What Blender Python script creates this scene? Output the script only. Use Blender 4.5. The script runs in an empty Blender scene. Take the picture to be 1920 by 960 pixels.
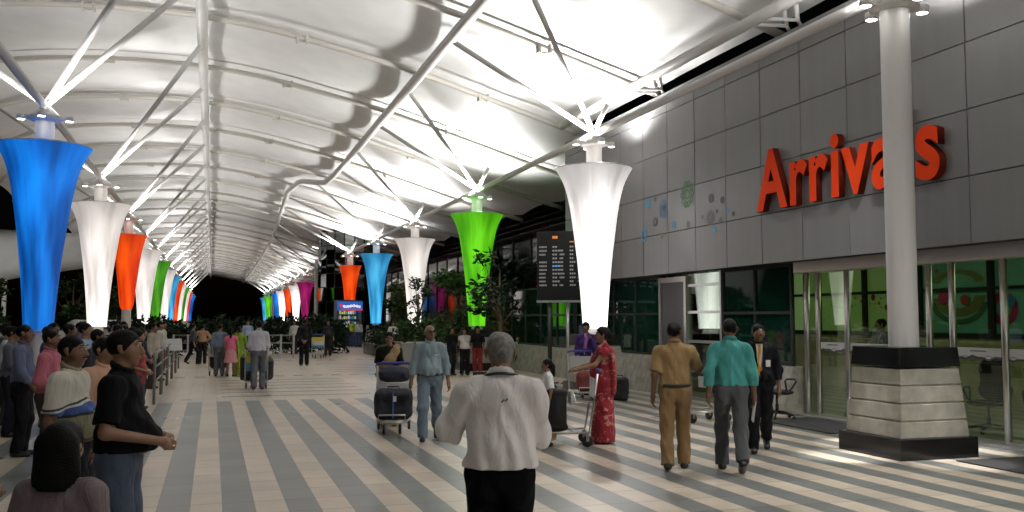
import bpy, math, random
import numpy as np
from mathutils import Vector, Matrix
R = math.radians
PI = math.pi
random.seed(7)
sc = bpy.context.scene
COL = sc.collection

# ------------------------------------------------------------------ camera
cd = bpy.data.cameras.new('camera'); cam = bpy.data.objects.new('camera', cd); COL.objects.link(cam)
cam.location = (0, 0, 1.75); cam.rotation_euler = (R(90 + 3.858), 0, R(-17.781))
cd.sensor_width = 36; cd.lens = 36 * 1750 / 1920; cd.clip_start = .05; cd.clip_end = 2000
sc.camera = cam
# ------------------------------------------------------------------ night sky
w = bpy.data.worlds.new('World'); sc.world = w; w.use_nodes = True
nt = w.node_tree; bg = nt.nodes['Background']
sky = nt.nodes.new('ShaderNodeTexSky'); sky.sky_type = 'NISHITA'; sky.sun_disc = False
sky.sun_elevation = R(2); sky.sun_rotation = R(200)
nt.links.new(sky.outputs[0], bg.inputs[0]); bg.inputs[1].default_value = 0.0006
# ------------------------------------------------------------------ exposure
sc.view_settings.view_transform = 'Standard'; sc.view_settings.look = 'None'
sc.view_settings.exposure = -0.1; sc.view_settings.gamma = 1.0
sc.view_settings.use_curve_mapping = False
sc.cycles.use_denoising = True
sc.cycles.max_bounces = 6; sc.cycles.diffuse_bounces = 4; sc.cycles.glossy_bounces = 4
sc.cycles.transparent_max_bounces = 12
sc.cycles.sample_clamp_indirect = 6
UP_R, UP_L, UP_FAR = 2350, 560, 720        # watts of the uplight on a right / left / distant column head
ADDED_FILL_W = 500  # watts of the added fill spot below a column head
DOWN_W = 2600
ROOFSPOT_W = 560                               # watts of a downlight

# ================================================================== materials
def mat(name, col, rough=.6, metal=0., spec=.5, emit=None, es=1., bump=0., bscale=30., var=0., vscale=6.):
    m = bpy.data.materials.new(name); m.use_nodes = True
    n = m.node_tree; b = n.nodes['Principled BSDF']
    b.inputs['Base Color'].default_value = (*col, 1); b.inputs['Roughness'].default_value = rough
    b.inputs['Metallic'].default_value = metal; b.inputs['Specular IOR Level'].default_value = spec
    if emit:
        b.inputs['Emission Color'].default_value = (*emit, 1); b.inputs['Emission Strength'].default_value = es
    if bump or var:
        tc = n.nodes.new('ShaderNodeTexCoord')
    if bump:
        t = n.nodes.new('ShaderNodeTexNoise'); t.inputs['Scale'].default_value = bscale; t.inputs['Detail'].default_value = 6
        n.links.new(tc.outputs['Object'], t.inputs['Vector'])
        bp = n.nodes.new('ShaderNodeBump'); bp.inputs['Strength'].default_value = bump; bp.inputs['Distance'].default_value = .02
        n.links.new(t.outputs['Fac'], bp.inputs['Height']); n.links.new(bp.outputs['Normal'], b.inputs['Normal'])
    if var:
        t = n.nodes.new('ShaderNodeTexNoise'); t.inputs['Scale'].default_value = vscale; t.inputs['Detail'].default_value = 8
        n.links.new(tc.outputs['Object'], t.inputs['Vector'])
        mx = n.nodes.new('ShaderNodeMix'); mx.data_type = 'RGBA'
        mx.inputs['A'].default_value = (*[c * (1 - var) for c in col], 1); mx.inputs['B'].default_value = (*[min(1, c * (1 + var)) for c in col], 1)
        rp = n.nodes.new('ShaderNodeMapRange'); rp.inputs[1].default_value = .3; rp.inputs[2].default_value = .7
        n.links.new(t.outputs['Fac'], rp.inputs[0])
        n.links.new(rp.outputs[0], mx.inputs['Factor']); n.links.new(mx.outputs['Result'], b.inputs['Base Color'])
    return m

def math_node(n, op, a, b=None, c=None):
    x = n.nodes.new('ShaderNodeMath'); x.operation = op
    for i, v in enumerate((a, b, c)):
        if v is None: continue
        if isinstance(v, (int, float)): x.inputs[i].default_value = v
        else: n.links.new(v, x.inputs[i])
    return x.outputs[0]

def emission(name, col, s):
    m = bpy.data.materials.new(name); m.use_nodes = True; n = m.node_tree
    n.nodes.remove(n.nodes['Principled BSDF']); e = n.nodes.new('ShaderNodeEmission')
    e.inputs[0].default_value = (*col, 1); e.inputs[1].default_value = s
    n.links.new(e.outputs[0], n.nodes['Material Output'].inputs[0]); return m

def glass(name, tint, refl=1.6, rough=.01):
    m = bpy.data.materials.new(name); m.use_nodes = True; n = m.node_tree
    n.nodes.remove(n.nodes['Principled BSDF'])
    t = n.nodes.new('ShaderNodeBsdfTransparent'); t.inputs[0].default_value = (*tint, 1)
    g = n.nodes.new('ShaderNodeBsdfGlossy'); g.inputs['Roughness'].default_value = rough
    g.inputs['Color'].default_value = (.85, .95, .92, 1)
    ge = n.nodes.new('ShaderNodeNewGeometry'); dt = n.nodes.new('ShaderNodeVectorMath'); dt.operation = 'DOT_PRODUCT'
    n.links.new(ge.outputs['Normal'], dt.inputs[0]); n.links.new(ge.outputs['Incoming'], dt.inputs[1])
    c5 = math_node(n, 'POWER', math_node(n, 'SUBTRACT', 1.0, math_node(n, 'ABSOLUTE', dt.outputs['Value'])), 4.)
    k = math_node(n, 'MULTIPLY', math_node(n, 'MULTIPLY_ADD', c5, .9, .045), refl)
    mx = n.nodes.new('ShaderNodeMixShader'); n.links.new(k, mx.inputs[0])
    n.links.new(t.outputs[0], mx.inputs[1]); n.links.new(g.outputs[0], mx.inputs[2])
    n.links.new(mx.outputs[0], n.nodes['Material Output'].inputs[0]); return m

def floor_mat():
    m = bpy.data.materials.new('striped_tiles'); m.use_nodes = True; n = m.node_tree; b = n.nodes['Principled BSDF']
    g = n.nodes.new('ShaderNodeNewGeometry'); s = n.nodes.new('ShaderNodeSeparateXYZ'); n.links.new(g.outputs['Position'], s.inputs[0])
    x, y = s.outputs[0], s.outputs[1]
    M = lambda op, a, b_=None, c=None: math_node(n, op, a, b_, c)
    ph = M('FRACT', M('DIVIDE', M('ADD', x, 60 * .579 + .45), .579))
    stripe = M('LESS_THAN', ph, .5)
    zone = M('LESS_THAN', y, 20.93)
    dark = M('MULTIPLY', stripe, zone)
    for yy in (29.8, 40.5, 51.2):                              # rows of single dark tiles
        row = M('LESS_THAN', M('ABSOLUTE', M('SUBTRACT', y, yy)), .30)
        dark = M('MAXIMUM', dark, M('MULTIPLY', row, stripe))
    for (y0, y1, x0, x1) in ((22.0, 28.9, .25, 3.6), (31.5, 38.5, 3.9, 8.0)):   # fields of thin cross bands
        yl = M('LESS_THAN', M('FRACT', M('DIVIDE', M('SUBTRACT', y, y0), 1.16)), .26)
        z = M('MULTIPLY', M('MULTIPLY', M('GREATER_THAN', y, y0), M('LESS_THAN', y, y1)), M('MULTIPLY', M('GREATER_THAN', x, x0), M('LESS_THAN', x, x1)))
        dark = M('MAXIMUM', dark, M('MULTIPLY', z, yl))
    # tile joints
    cx = M('DIVIDE', M('ADD', x, 60 * .2895 + .45), .2895); cy = M('DIVIDE', M('ADD', y, 100), .579)
    jx = M('LESS_THAN', M('ABSOLUTE', M('SUBTRACT', M('FRACT', cx), .5)), .487)
    jy = M('LESS_THAN', M('ABSOLUTE', M('SUBTRACT', M('FRACT', cy), .5)), .486)
    joint = M('MULTIPLY', jx, jy)
    cmb = n.nodes.new('ShaderNodeCombineXYZ'); n.links.new(M('FLOOR', cx), cmb.inputs[0]); n.links.new(M('FLOOR', cy), cmb.inputs[1])
    wn = n.nodes.new('ShaderNodeTexWhiteNoise'); n.links.new(cmb.outputs[0], wn.inputs['Vector'])
    ns = n.nodes.new('ShaderNodeTexNoise'); ns.inputs['Scale'].default_value = 1.1; ns.inputs['Detail'].default_value = 9; n.links.new(g.outputs['Position'], ns.inputs['Vector'])
    nf = n.nodes.new('ShaderNodeTexNoise'); nf.inputs['Scale'].default_value = 60; nf.inputs['Detail'].default_value = 4; n.links.new(g.outputs['Position'], nf.inputs['Vector'])
    mx = n.nodes.new('ShaderNodeMix'); mx.data_type = 'RGBA'; n.links.new(dark, mx.inputs['Factor'])
    mx.inputs['A'].default_value = (.64, .55, .445, 1); mx.inputs['B'].default_value = (.185, .195, .19, 1)
    val = M('ADD', M('ADD', M('MULTIPLY', wn.outputs[0], .13), M('MULTIPLY', ns.outputs['Fac'], .34)), M('MULTIPLY', nf.outputs['Fac'], .10))
    sc_ = n.nodes.new('ShaderNodeTexNoise'); sc_.inputs['Scale'].default_value = .55; sc_.inputs['Detail'].default_value = 12; sc_.inputs['Roughness'].default_value = .72; n.links.new(g.outputs['Position'], sc_.inputs['Vector'])
    wr = n.nodes.new('ShaderNodeMapRange'); wr.inputs[1].default_value = .42; wr.inputs[2].default_value = .62; wr.inputs[3].default_value = -.10; wr.inputs[4].default_value = .07; n.links.new(sc_.outputs['Fac'], wr.inputs[0])
    val = M('ADD', val, wr.outputs[0])
    val = M('ADD', val, .66)
    val = M('MULTIPLY', val, M('ADD', M('MULTIPLY', joint, .5), .5))
    hv = n.nodes.new('ShaderNodeVectorMath'); hv.operation = 'SCALE'; n.links.new(mx.outputs['Result'], hv.inputs[0]); n.links.new(val, hv.inputs['Scale'])
    n.links.new(hv.outputs[0], b.inputs['Base Color'])
    n.links.new(M('ADD', M('MULTIPLY', ns.outputs['Fac'], .34), .17), b.inputs['Roughness'])
    bp = n.nodes.new('ShaderNodeBump'); bp.inputs['Strength'].default_value = .25; bp.inputs['Distance'].default_value = .004
    n.links.new(M('ADD', joint, M('MULTIPLY', wn.outputs[0], .25)), bp.inputs['Height']); n.links.new(bp.outputs[0], b.inputs['Normal'])
    return m

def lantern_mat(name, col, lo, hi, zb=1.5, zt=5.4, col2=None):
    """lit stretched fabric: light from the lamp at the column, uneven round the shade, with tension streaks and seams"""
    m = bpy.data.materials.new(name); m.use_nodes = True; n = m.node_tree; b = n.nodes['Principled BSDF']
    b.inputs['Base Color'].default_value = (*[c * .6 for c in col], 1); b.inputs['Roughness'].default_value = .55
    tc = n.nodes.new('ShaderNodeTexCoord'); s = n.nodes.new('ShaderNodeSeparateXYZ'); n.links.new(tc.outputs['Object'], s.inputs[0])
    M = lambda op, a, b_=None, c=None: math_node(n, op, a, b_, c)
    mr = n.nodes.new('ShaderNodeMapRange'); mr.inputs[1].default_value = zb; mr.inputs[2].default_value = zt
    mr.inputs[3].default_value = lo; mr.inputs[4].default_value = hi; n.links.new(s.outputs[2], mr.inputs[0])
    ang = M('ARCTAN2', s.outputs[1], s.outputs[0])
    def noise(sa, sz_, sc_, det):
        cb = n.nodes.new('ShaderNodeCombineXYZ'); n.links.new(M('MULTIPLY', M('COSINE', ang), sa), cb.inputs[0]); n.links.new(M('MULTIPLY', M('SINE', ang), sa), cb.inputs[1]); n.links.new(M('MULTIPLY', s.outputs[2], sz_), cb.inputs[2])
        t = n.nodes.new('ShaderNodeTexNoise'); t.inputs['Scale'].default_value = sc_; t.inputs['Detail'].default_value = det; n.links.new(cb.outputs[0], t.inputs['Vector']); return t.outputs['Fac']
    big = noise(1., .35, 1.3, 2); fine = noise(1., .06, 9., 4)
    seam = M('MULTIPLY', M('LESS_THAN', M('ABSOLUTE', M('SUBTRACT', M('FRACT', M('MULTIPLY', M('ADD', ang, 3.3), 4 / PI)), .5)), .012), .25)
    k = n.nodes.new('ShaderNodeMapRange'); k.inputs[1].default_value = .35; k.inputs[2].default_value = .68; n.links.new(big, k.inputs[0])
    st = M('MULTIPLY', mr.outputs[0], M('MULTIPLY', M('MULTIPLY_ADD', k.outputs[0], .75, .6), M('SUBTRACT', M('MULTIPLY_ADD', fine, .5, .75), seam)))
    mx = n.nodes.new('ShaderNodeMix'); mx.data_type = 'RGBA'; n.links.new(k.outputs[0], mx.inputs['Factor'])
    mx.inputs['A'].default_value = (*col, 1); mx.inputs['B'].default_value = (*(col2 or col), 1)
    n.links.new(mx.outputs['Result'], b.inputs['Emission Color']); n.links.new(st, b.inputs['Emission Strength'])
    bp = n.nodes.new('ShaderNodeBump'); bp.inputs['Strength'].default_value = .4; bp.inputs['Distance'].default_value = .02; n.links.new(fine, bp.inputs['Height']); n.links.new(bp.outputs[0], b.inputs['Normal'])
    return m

STEEL = mat('white_painted_steel', (.78, .77, .75), .38, bump=.05, bscale=8)
STEEL_D = mat('cream_painted_purlin', (.62, .59, .54), .45)
def fabric_mat():
    m = mat('roof_membrane', (.82, .82, .81), .5, spec=.3, var=.05, vscale=1.2)
    n = m.node_tree; b = n.nodes['Principled BSDF']
    tr = n.nodes.new('ShaderNodeTexNoise'); tr.inputs['Scale'].default_value = .7
    tc = n.nodes.new('ShaderNodeTexCoord'); n.links.new(tc.outputs['Object'], tr.inputs['Vector'])
    bp = n.nodes.new('ShaderNodeBump'); bp.inputs['Strength'].default_value = .2; bp.inputs['Distance'].default_value = .08
    n.links.new(tr.outputs['Fac'], bp.inputs['Height']); n.links.new(bp.outputs[0], b.inputs['Normal'])
    return m
FABRIC = fabric_mat()
FLOOR = floor_mat()
DSTONE = mat('dark_planter_stone', (.10, .098, .085), .6, bump=.3, bscale=25, var=.3, vscale=5)
STONE = mat('granite_cladding', (.30, .285, .24), .55, bump=.3, bscale=25, var=.35, vscale=5)
BASESTONE = mat('column_base_stone', (.42, .40, .335), .55, bump=.14, bscale=30, var=.2, vscale=6)
BLACKSTONE = mat('polished_black_granite', (.012, .012, .012), .18)
def panel_mat():
    m = mat('grey_metal_panel', (.245, .245, .248), .46, metal=.3, bump=.06, bscale=.9); n = m.node_tree; b = n.nodes['Principled BSDF']
    g = n.nodes.new('ShaderNodeNewGeometry'); s = n.nodes.new('ShaderNodeSeparateXYZ'); n.links.new(g.outputs['Position'], s.inputs[0])
    M = lambda op, a, b_=None, c=None: math_node(n, op, a, b_, c)
    c = n.nodes.new('ShaderNodeCombineXYZ'); n.links.new(M('FLOOR', M('DIVIDE', M('ADD', s.outputs[1], 200 * 1.278 - 10.23), 1.278)), c.inputs[0]); n.links.new(M('FLOOR', M('DIVIDE', M('SUBTRACT', s.outputs[2], 2.785), .935)), c.inputs[1])
    w = n.nodes.new('ShaderNodeTexWhiteNoise'); n.links.new(c.outputs[0], w.inputs['Vector'])
    mp = n.nodes.new('ShaderNodeMapping'); mp.inputs['Scale'].default_value = (1, 5, .35); n.links.new(g.outputs['Position'], mp.inputs[0])
    t = n.nodes.new('ShaderNodeTexNoise'); t.inputs['Scale'].default_value = 1.; t.inputs['Detail'].default_value = 7; n.links.new(mp.outputs[0], t.inputs['Vector'])
    v = M('ADD', M('MULTIPLY_ADD', w.outputs[0], .16, .80), M('MULTIPLY', t.outputs['Fac'], .22))
    h = n.nodes.new('ShaderNodeVectorMath'); h.operation = 'SCALE'; h.inputs[0].default_value = (.245, .245, .248); n.links.new(v, h.inputs['Scale']); n.links.new(h.outputs[0], b.inputs['Base Color'])
    n.links.new(M('MULTIPLY_ADD', w.outputs[0], .10, .40), b.inputs['Roughness'])
    return m
PANEL = panel_mat()
DARK = mat('dark_joint', (.01, .01, .01), .8)
CHROME_D = mat('dull_steel', (.22, .22, .2), .4, metal=.7)
CHROME = mat('brushed_steel', (.55, .53, .50), .33, metal=1., bump=.25, bscale=3)
ALU = mat('door_aluminium', (.5, .5, .49), .35, metal=.8)
BLACK = mat('black_plastic', (.012, .012, .013), .45)
BLACKCLOTH = mat('black_mesh_cloth', (.012, .012, .014), .9)
RUBBER = mat('black_rubber', (.02, .02, .02), .7)
TEALGLASS = mat('dark_green_glass', (.004, .026, .018), .03, spec=1.)
BLUEGLASS = mat('dark_tinted_glass', (.004, .008, .008), .05, spec=.6)
DOORGLASS = glass('door_glass', (.80, .85, .70), 2.2)
BULB = emission('lamp_glow', (1., .96, .9), 30)
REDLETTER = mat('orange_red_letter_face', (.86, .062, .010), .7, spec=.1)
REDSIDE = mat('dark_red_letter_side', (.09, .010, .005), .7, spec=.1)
LEAF = mat('leaf', (.022, .045, .012), .7, spec=.12, var=.5, vscale=2)
LEAF2 = mat('dark_leaf', (.008, .018, .006), .7, spec=.12, var=.5, vscale=2)
LEAFY = mat('yellow_leaf', (.05, .04, .006), .7, spec=.12, var=.4, vscale=2)
BARK = mat('bark', (.09, .065, .045), .85, bump=.5)
SOIL = mat('asphalt', (.035, .035, .037), .85, var=.3)
HAIRM = mat('black_hair', (.003, .0027, .0025), .6, spec=.12, bump=.6, bscale=110)
HAIRG = mat('grey_hair', (.16, .15, .14), .55, bump=.4, bscale=150, var=.5, vscale=40)
EYEW = mat('eye', (.45, .42, .38), .3)
EYEB = mat('dark_eye', (.01, .008, .006), .25)
LIPS = mat('lips', (.17, .065, .05), .5)
SHOE = mat('dark_shoe_leather', (.015, .013, .012), .35)
BADGE = mat('white_card', (.75, .75, .75), .5)
MATM = mat('charcoal_doormat', (.03, .03, .032), .95, bump=.4, bscale=120)

# ================================================================== mesh helpers
class MB:
    def __init__(s): s.v = []; s.f = []; s.m = []; s.mi = 0
    def add(s, vs, fs):
        o = len(s.v); s.v += [tuple(p) for p in vs]; s.f += [tuple(i + o for i in f) for f in fs]; s.m += [s.mi] * len(fs); return s
    def box(s, x0, x1, y0, y1, z0, z1):
        vs = [(x, y, z) for z in (z0, z1) for y in (y0, y1) for x in (x0, x1)]
        return s.add(vs, [(0, 2, 3, 1), (4, 5, 7, 6), (0, 1, 5, 4), (2, 6, 7, 3), (0, 4, 6, 2), (1, 3, 7, 5)])
    def frustum(s, hx0, hy0, z0, hx1, hy1, z1, cx=0, cy=0):
        vs = [(cx + a * hx, cy + b * hy, z) for hx, hy, z in ((hx0, hy0, z0), (hx1, hy1, z1)) for a, b in ((-1, -1), (1, -1), (1, 1), (-1, 1))]
        return s.add(vs, [(3, 2, 1, 0), (4, 5, 6, 7)] + [(i, (i + 1) % 4, 4 + (i + 1) % 4, 4 + i) for i in range(4)])
    def tube(s, pts, r, n=10, cap=True, sq=None):
        pts = [Vector(p) for p in pts]; rs = r if isinstance(r, (list, tuple)) else [r] * len(pts)
        vs = []; fs = []; prev = None
        for i, p in enumerate(pts):
            d = (pts[min(i + 1, len(pts) - 1)] - pts[max(i - 1, 0)]).normalized()
            if prev is None:
                a = Vector((0, 0, 1)) if abs(d.z) < .9 else Vector((1, 0, 0)); u = d.cross(a).normalized()
            else: u = (prev - d * prev.dot(d)).normalized()
            prev = u; v = d.cross(u)
            for k in range(n):
                t = 2 * PI * k / n; vs.append(p + (u * math.cos(t) + v * math.sin(t)) * rs[i])
        for i in range(len(pts) - 1):
            for k in range(n):
                fs.append((i * n + k, i * n + (k + 1) % n, (i + 1) * n + (k + 1) % n, (i + 1) * n + k))
        if cap: fs.append(tuple(range(n - 1, -1, -1))); fs.append(tuple((len(pts) - 1) * n + k for k in range(n)))
        return s.add(vs, fs)
    def lathe(s, prof, n=32, cx=0, cy=0, cap=True):
        vs = []; fs = []
        for r, z in prof:
            for k in range(n):
                t = 2 * PI * k / n; vs.append((cx + r * math.cos(t), cy + r * math.sin(t), z))
        for i in range(len(prof) - 1):
            for k in range(n): fs.append((i * n + k, i * n + (k + 1) % n, (i + 1) * n + (k + 1) % n, (i + 1) * n + k))
        if cap: fs.append(tuple(range(n - 1, -1, -1))); fs.append(tuple((len(prof) - 1) * n + k for k in range(n)))
        return s.add(vs, fs)
    def mesh(s, name, mats, smooth=False):
        me = bpy.data.meshes.new(name); me.from_pydata(s.v, [], s.f)
        for m in (mats if isinstance(mats, (list, tuple)) else [mats]): me.materials.append(m)
        me.polygons.foreach_set('material_index', s.m)
        if smooth: me.polygons.foreach_set('use_smooth', [True] * len(s.f))
        me.update(); return me
    def build(s, name, mats, parent=None, smooth=False, loc=None):
        return link(name, s.mesh(name, mats, smooth), parent, loc)

def link(name, me, parent=None, loc=None):
    o = bpy.data.objects.new(name, me); COL.objects.link(o)
    if parent: o.parent = parent
    if loc: o.location = loc
    return o
def smooth_angle(o, a=35):
    me = o.data; me.polygons.foreach_set('use_smooth', [True] * len(me.polygons)); me.set_sharp_from_angle(angle=R(a)); return o
def tag(o, label=None, cat=None, group=None, kind=None):
    if label: o['label'] = label
    if cat: o['category'] = cat
    if group: o['group'] = group
    if kind: o['kind'] = kind
    return o
def thing(name, label, cat, loc=(0, 0, 0), rz=0, group=None):
    o = bpy.data.objects.new(name, None); COL.objects.link(o); o.location = loc; o.rotation_euler = (0, 0, rz); o.empty_display_size = .2
    return tag(o, label, cat, group)
def copy_tree(o, parent=None):
    c = o.copy(); COL.objects.link(c)
    if parent: c.parent = parent
    for ch in list(o.children): copy_tree(ch, c)
    return c
def bevel(o, wd=.01, seg=2):
    m = o.modifiers.new('bevel', 'BEVEL'); m.width = wd; m.segments = seg; m.limit_method = 'ANGLE'; return o
def spot(name, parent, loc, energy, rot, size, radius=.08, col=(1, .98, .95), blend=.5):
    l = bpy.data.lights.new(name, 'SPOT'); l.energy = energy; l.spot_size = size; l.spot_blend = blend; l.shadow_soft_size = radius; l.color = col
    o = bpy.data.objects.new(name, l); COL.objects.link(o); o.parent = parent; o.location = loc; o.rotation_euler = rot; return o

# ================================================================== ground
g = MB(); g.add([(-400, -90, -.02), (400, -90, -.02), (400, 900, -.02), (-400, 900, -.02)], [(0, 1, 2, 3)])
tag(g.build('ground', SOIL), kind='structure')
g = MB(); g.add([(-7.5, -34, 0), (14, -34, 0), (14, 190, 0), (-7.5, 190, 0)], [(0, 1, 2, 3)])
tag(g.build('floor', FLOOR), kind='structure')

# ================================================================== tensile canopy
XS = [-9.6, -8.9, -8, -6.8, -5, -3, -.5, 1.5, 3.3, 5.3, 7.5, 9.8, 11, 12.4, 13.8]
ZS = [7.6, 8.3, 8.9, 9.45, 9.75, 9.88, 9.88, 9.65, 9.27, 8.85, 8.2, 7.5, 7.12, 6.75, 6.4]
def roofz(x): return float(np.interp(x, XS, ZS))
xs_f = np.linspace(-9.6, 13.8, 60)
zz = np.array([roofz(x) for x in xs_f])
for _ in range(3): zz[1:-1] = (zz[:-2] + 2 * zz[1:-1] + zz[2:]) / 4
def rz_(x): return float(np.interp(x, xs_f, zz))
canopy = thing('tensile_canopy', 'white fabric canopy vaulted on steel tubes over the long arrivals walkway', 'canopy')
Y0, BAY = -31.4, 5.2
NB = 42
def bay_mesh(xmax):
    m = MB(); nx, ny = 56, 9
    for j in range(ny):
        t = j / (ny - 1)
        for i in range(nx):
            x = -9.6 + (xmax + 9.6) * i / (nx - 1)
            sag = .26 * math.sin(PI * t) * (1 - .35 * math.cos((x - 2.6) * .5))
            e = min(1., (x + 9.6) / 2.5, (xmax - x) / 2.5)
            edge = .35 * math.sin(PI * t) * (1 - e) if e < 1 else 0
            m.v.append((x, t * BAY, rz_(x) - sag + edge + .24))
    for j in range(ny - 1):
        for i in range(nx - 1):
            a = j * nx + i; m.f.append((a, a + nx, a + nx + 1, a + 1)); m.m.append(0)
    return m.mesh('membrane_panel', FABRIC, True)
near_me, far_me = bay_mesh(10.5), bay_mesh(13.8)
def rib_mesh(xmax, r=.085):
    m = MB(); m.tube([(x, 0, rz_(x) - .03) for x in np.linspace(-9.6, xmax, 44)], r, 8)
    return m.mesh('rib', STEEL_D, True)
rib_n, rib_f = rib_mesh(10.5), rib_mesh(13.8)
for k in range(NB):
    y = Y0 + BAY * k
    link('membrane_panel', near_me if y < 25 else far_me, canopy, (0, y, 0))
    link('rib', rib_n if y < 25 else rib_f, canopy, (0, y, 0))
YEND = Y0 + BAY * NB
# long tubes below the membrane
def tubeR_x(y): return float(np.interp(y, [-10, 44, 47.5, 49, 54, 65, 83, 115, 171, 200], [5.4, 5.4, 5.25, 4.2, 3.95, 4.3, 4.85, 5.15, 5.4, 5.4]))
m = MB(); m.tube([(tubeR_x(y), y, 8.55 + (9.25 - 8.55) * max(0, (5.4 - tubeR_x(y)) / 1.5) * .6) for y in list(np.arange(-30, 44, 4)) + list(np.arange(44, 60, .8)) + list(np.arange(60, YEND, 5))], .14, 12)
m.build('longitudinal_tube', STEEL, canopy, True)
m = MB(); m.tube([(-.4, y, 9.4) for y in np.arange(-30, YEND, 5)], .14, 12); m.build('longitudinal_tube', STEEL, canopy, True)
m = MB(); m.tube([(9.15, y, 7.1) for y in np.arange(-30, 26.5, 3)], .11, 12); m.build('edge_tube', STEEL, canopy, True)
RX, LX = 8.7, -3.43
RY = [10.2 + 10.45 * k for k in range(16)]
LY = [21.5 + 10.4 * k - 10.4 for k in range(15)]
for rowx, ys in ((RX, RY), (LX, LY)):
    m = MB(); m.tube([(rowx, y, 6.2) for y in [ys[0] - 31.2] + ys], .085, 10); m.build('tie_tube', STEEL, canopy, True)
for k, y in enumerate(RY):
    for dy in (-5.2, 0, 5.2) if k in (0,) else (-4.2, 1.0):
        tx = tubeR_x(y + dy); m = MB(); m.tube([(RX, y, 6.25), (tx, y + dy, 8.5)], .062, 8); m.build('strut', STEEL, canopy, True)
    m = MB(); m.tube([(RX, y, 6.25), (9.15, y + .15, 7.05)], .06, 8); m.build('strut', STEEL, canopy, True)
for y in LY:
    for dy in (-5.2, 0):
        m = MB(); m.tube([(LX, y, 6.25), (-.4, y + dy, 9.35)], .068, 8); m.build('strut', STEEL, canopy, True)
    m = MB(); m.tube([(LX, y, 6.25), (-7.6, y, rz_(-7.6))], .06, 8); m.build('strut', STEEL, canopy, True)
# brackets that hang the ribs and clamp pairs
for k in range(5, 17):
    y = Y0 + BAY * k
    for x in (-3.2, 2.2, 7.4):
        m = MB()
        for d in (-.13, .13): m.box(x + d - .03, x + d + .03, y - .11, y + .11, rz_(x) - .17, rz_(x) + .05)
        m.box(x - .13, x + .13, y - .02, y + .02, rz_(x) - .165, rz_(x) - .13)
        m.build('rib_clamp', STEEL_D, canopy)

# ================================================================== columns and lanterns
shaft_me = {}
def shaft(h, r=.19, z0=0.):
    key = (round(h, 2), r, z0)
    if key not in shaft_me:
        m = MB(); m.lathe([(r, z0), (r, h)], 28); shaft_me[key] = m.mesh('shaft', STEEL, True)
        shaft_me[key].set_sharp_from_angle(angle=R(40))
    return shaft_me[key]
def collar_mesh():
    m = MB(); m.lathe([(.24, 5.9), (.33, 5.93), (.33, 6.0), (.22, 6.1), (.1, 6.22)], 12)
    for a in (-1, 1):
        m.box(a * .3 - .16, a * .3 + .16, -.05, .05, 5.94, 6.02)
        m.box(-.05, .05, a * .3 - .16, a * .3 + .16, 5.941, 6.019)
    me = m.mesh('collar', STEEL); return me
COLLAR = collar_mesh()
lm = MB(); lm.lathe([(.05, .1), (.085, .08), (.09, -.02), (.075, -.02), (.075, .0)], 16); LAMPCASE = lm.mesh('lamp', STEEL, True)
lb = MB(); lb.lathe([(.001, -.018), (.073, -.018), (.073, -.002)], 16); LAMPBULB = lb.mesh('bulb', BULB)
def base_parts(root, k=1.):
    m = MB(); m.frustum(.60 * k, .60 * k, 0, .60 * k, .60 * k, .26); bevel(m.build('base_plinth', BLACKSTONE, root), .008)
    m = MB(); zs = np.linspace(.262, 1.14, 5)
    for i in range(4):
        f = lambda z: (.53 - (z - .26) / .88 * .075) * k
        m.frustum(f(zs[i]), f(zs[i]), zs[i], f(zs[i + 1] - .022), f(zs[i + 1] - .022), zs[i + 1] - .022)
        if i < 3: m.frustum(f(zs[i + 1]) - .02, f(zs[i + 1]) - .02, zs[i + 1] - .023, f(zs[i + 1]) - .02, f(zs[i + 1]) - .02, zs[i + 1] + .001)
    bevel(m.build('stone_base', BASESTONE, root), .006)
    m = MB(); m.frustum(.475 * k, .475 * k, 1.142, .455 * k, .455 * k, 1.39); bevel(m.build('base_cap', BLACKSTONE, root), .008)
def column(x, y, label, h=6.0, up=500, base=True, down=False, lamps=True, collar=True, r=.19):
    root = thing('canopy_column', label, 'column', (x, y, 0), group='columns holding up the canopy')
    link('shaft', shaft(h, r), root)
    if base:
        if not base_cache:
            base_parts(root); base_cache.extend([c for c in root.children if c.name.split('.')[0] in ('base_plinth', 'stone_base', 'base_cap')])
        else:
            for b in base_cache: c = b.copy(); COL.objects.link(c); c.parent = root
    if collar:
        link('collar', COLLAR, root, (0, 0, h - 6.0))
    if lamps:
        for a, b in ((.46, 0), (-.46, 0), (0, .46), (0, -.46)):
            l = link('lamp', LAMPCASE, root, (a, b, h - .06)); link('bulb', LAMPBULB, l)
    if up and collar:
        sd = -1 if x > 0 else 1
        for a, e in ((.5 * sd, .8), (-.5 * sd, .2)): spot('uplight', root, (a, 0, h + .08), up * e, (R(180), 0, 0), R(160), .24, blend=.35)
        if x < 0 and lamps:
            for b in (-2.6, 2.6):
                dv = Vector((1.5, b, 3.6)).normalized(); o_ = spot('roof_spot', root, (.5, .1 * b, h + .1), ROOFSPOT_W, (0, 0, 0), R(42), .06, blend=1.); o_.rotation_euler = dv.to_track_quat('-Z', 'Y').to_euler()
    elif up: spot('uplight', root, (0, 0, h + .36), up, (R(180), 0, 0), R(172), .12, blend=.35)
    if down:
        for a, b in ((.5, 0), (-.5, 0), (0, .5), (0, -.5)):
            spot('downlight', root, (a, b, h - .1), DOWN_W * down, (R(4.5 * b / .5), R(-4.5 * a / .5), 0), R(14), .05, blend=.8)
            if a <= 0: spot('added_fill', root, (a * 1.1, b * 1.1, h - .1), ADDED_FILL_W * down, (R(38 * b / .5), R(30 if a else 12), 0), R(88), .06, blend=.9)  # added wide fill without its own fixture, brightens floor and figures
    return root
base_cache = []
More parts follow.
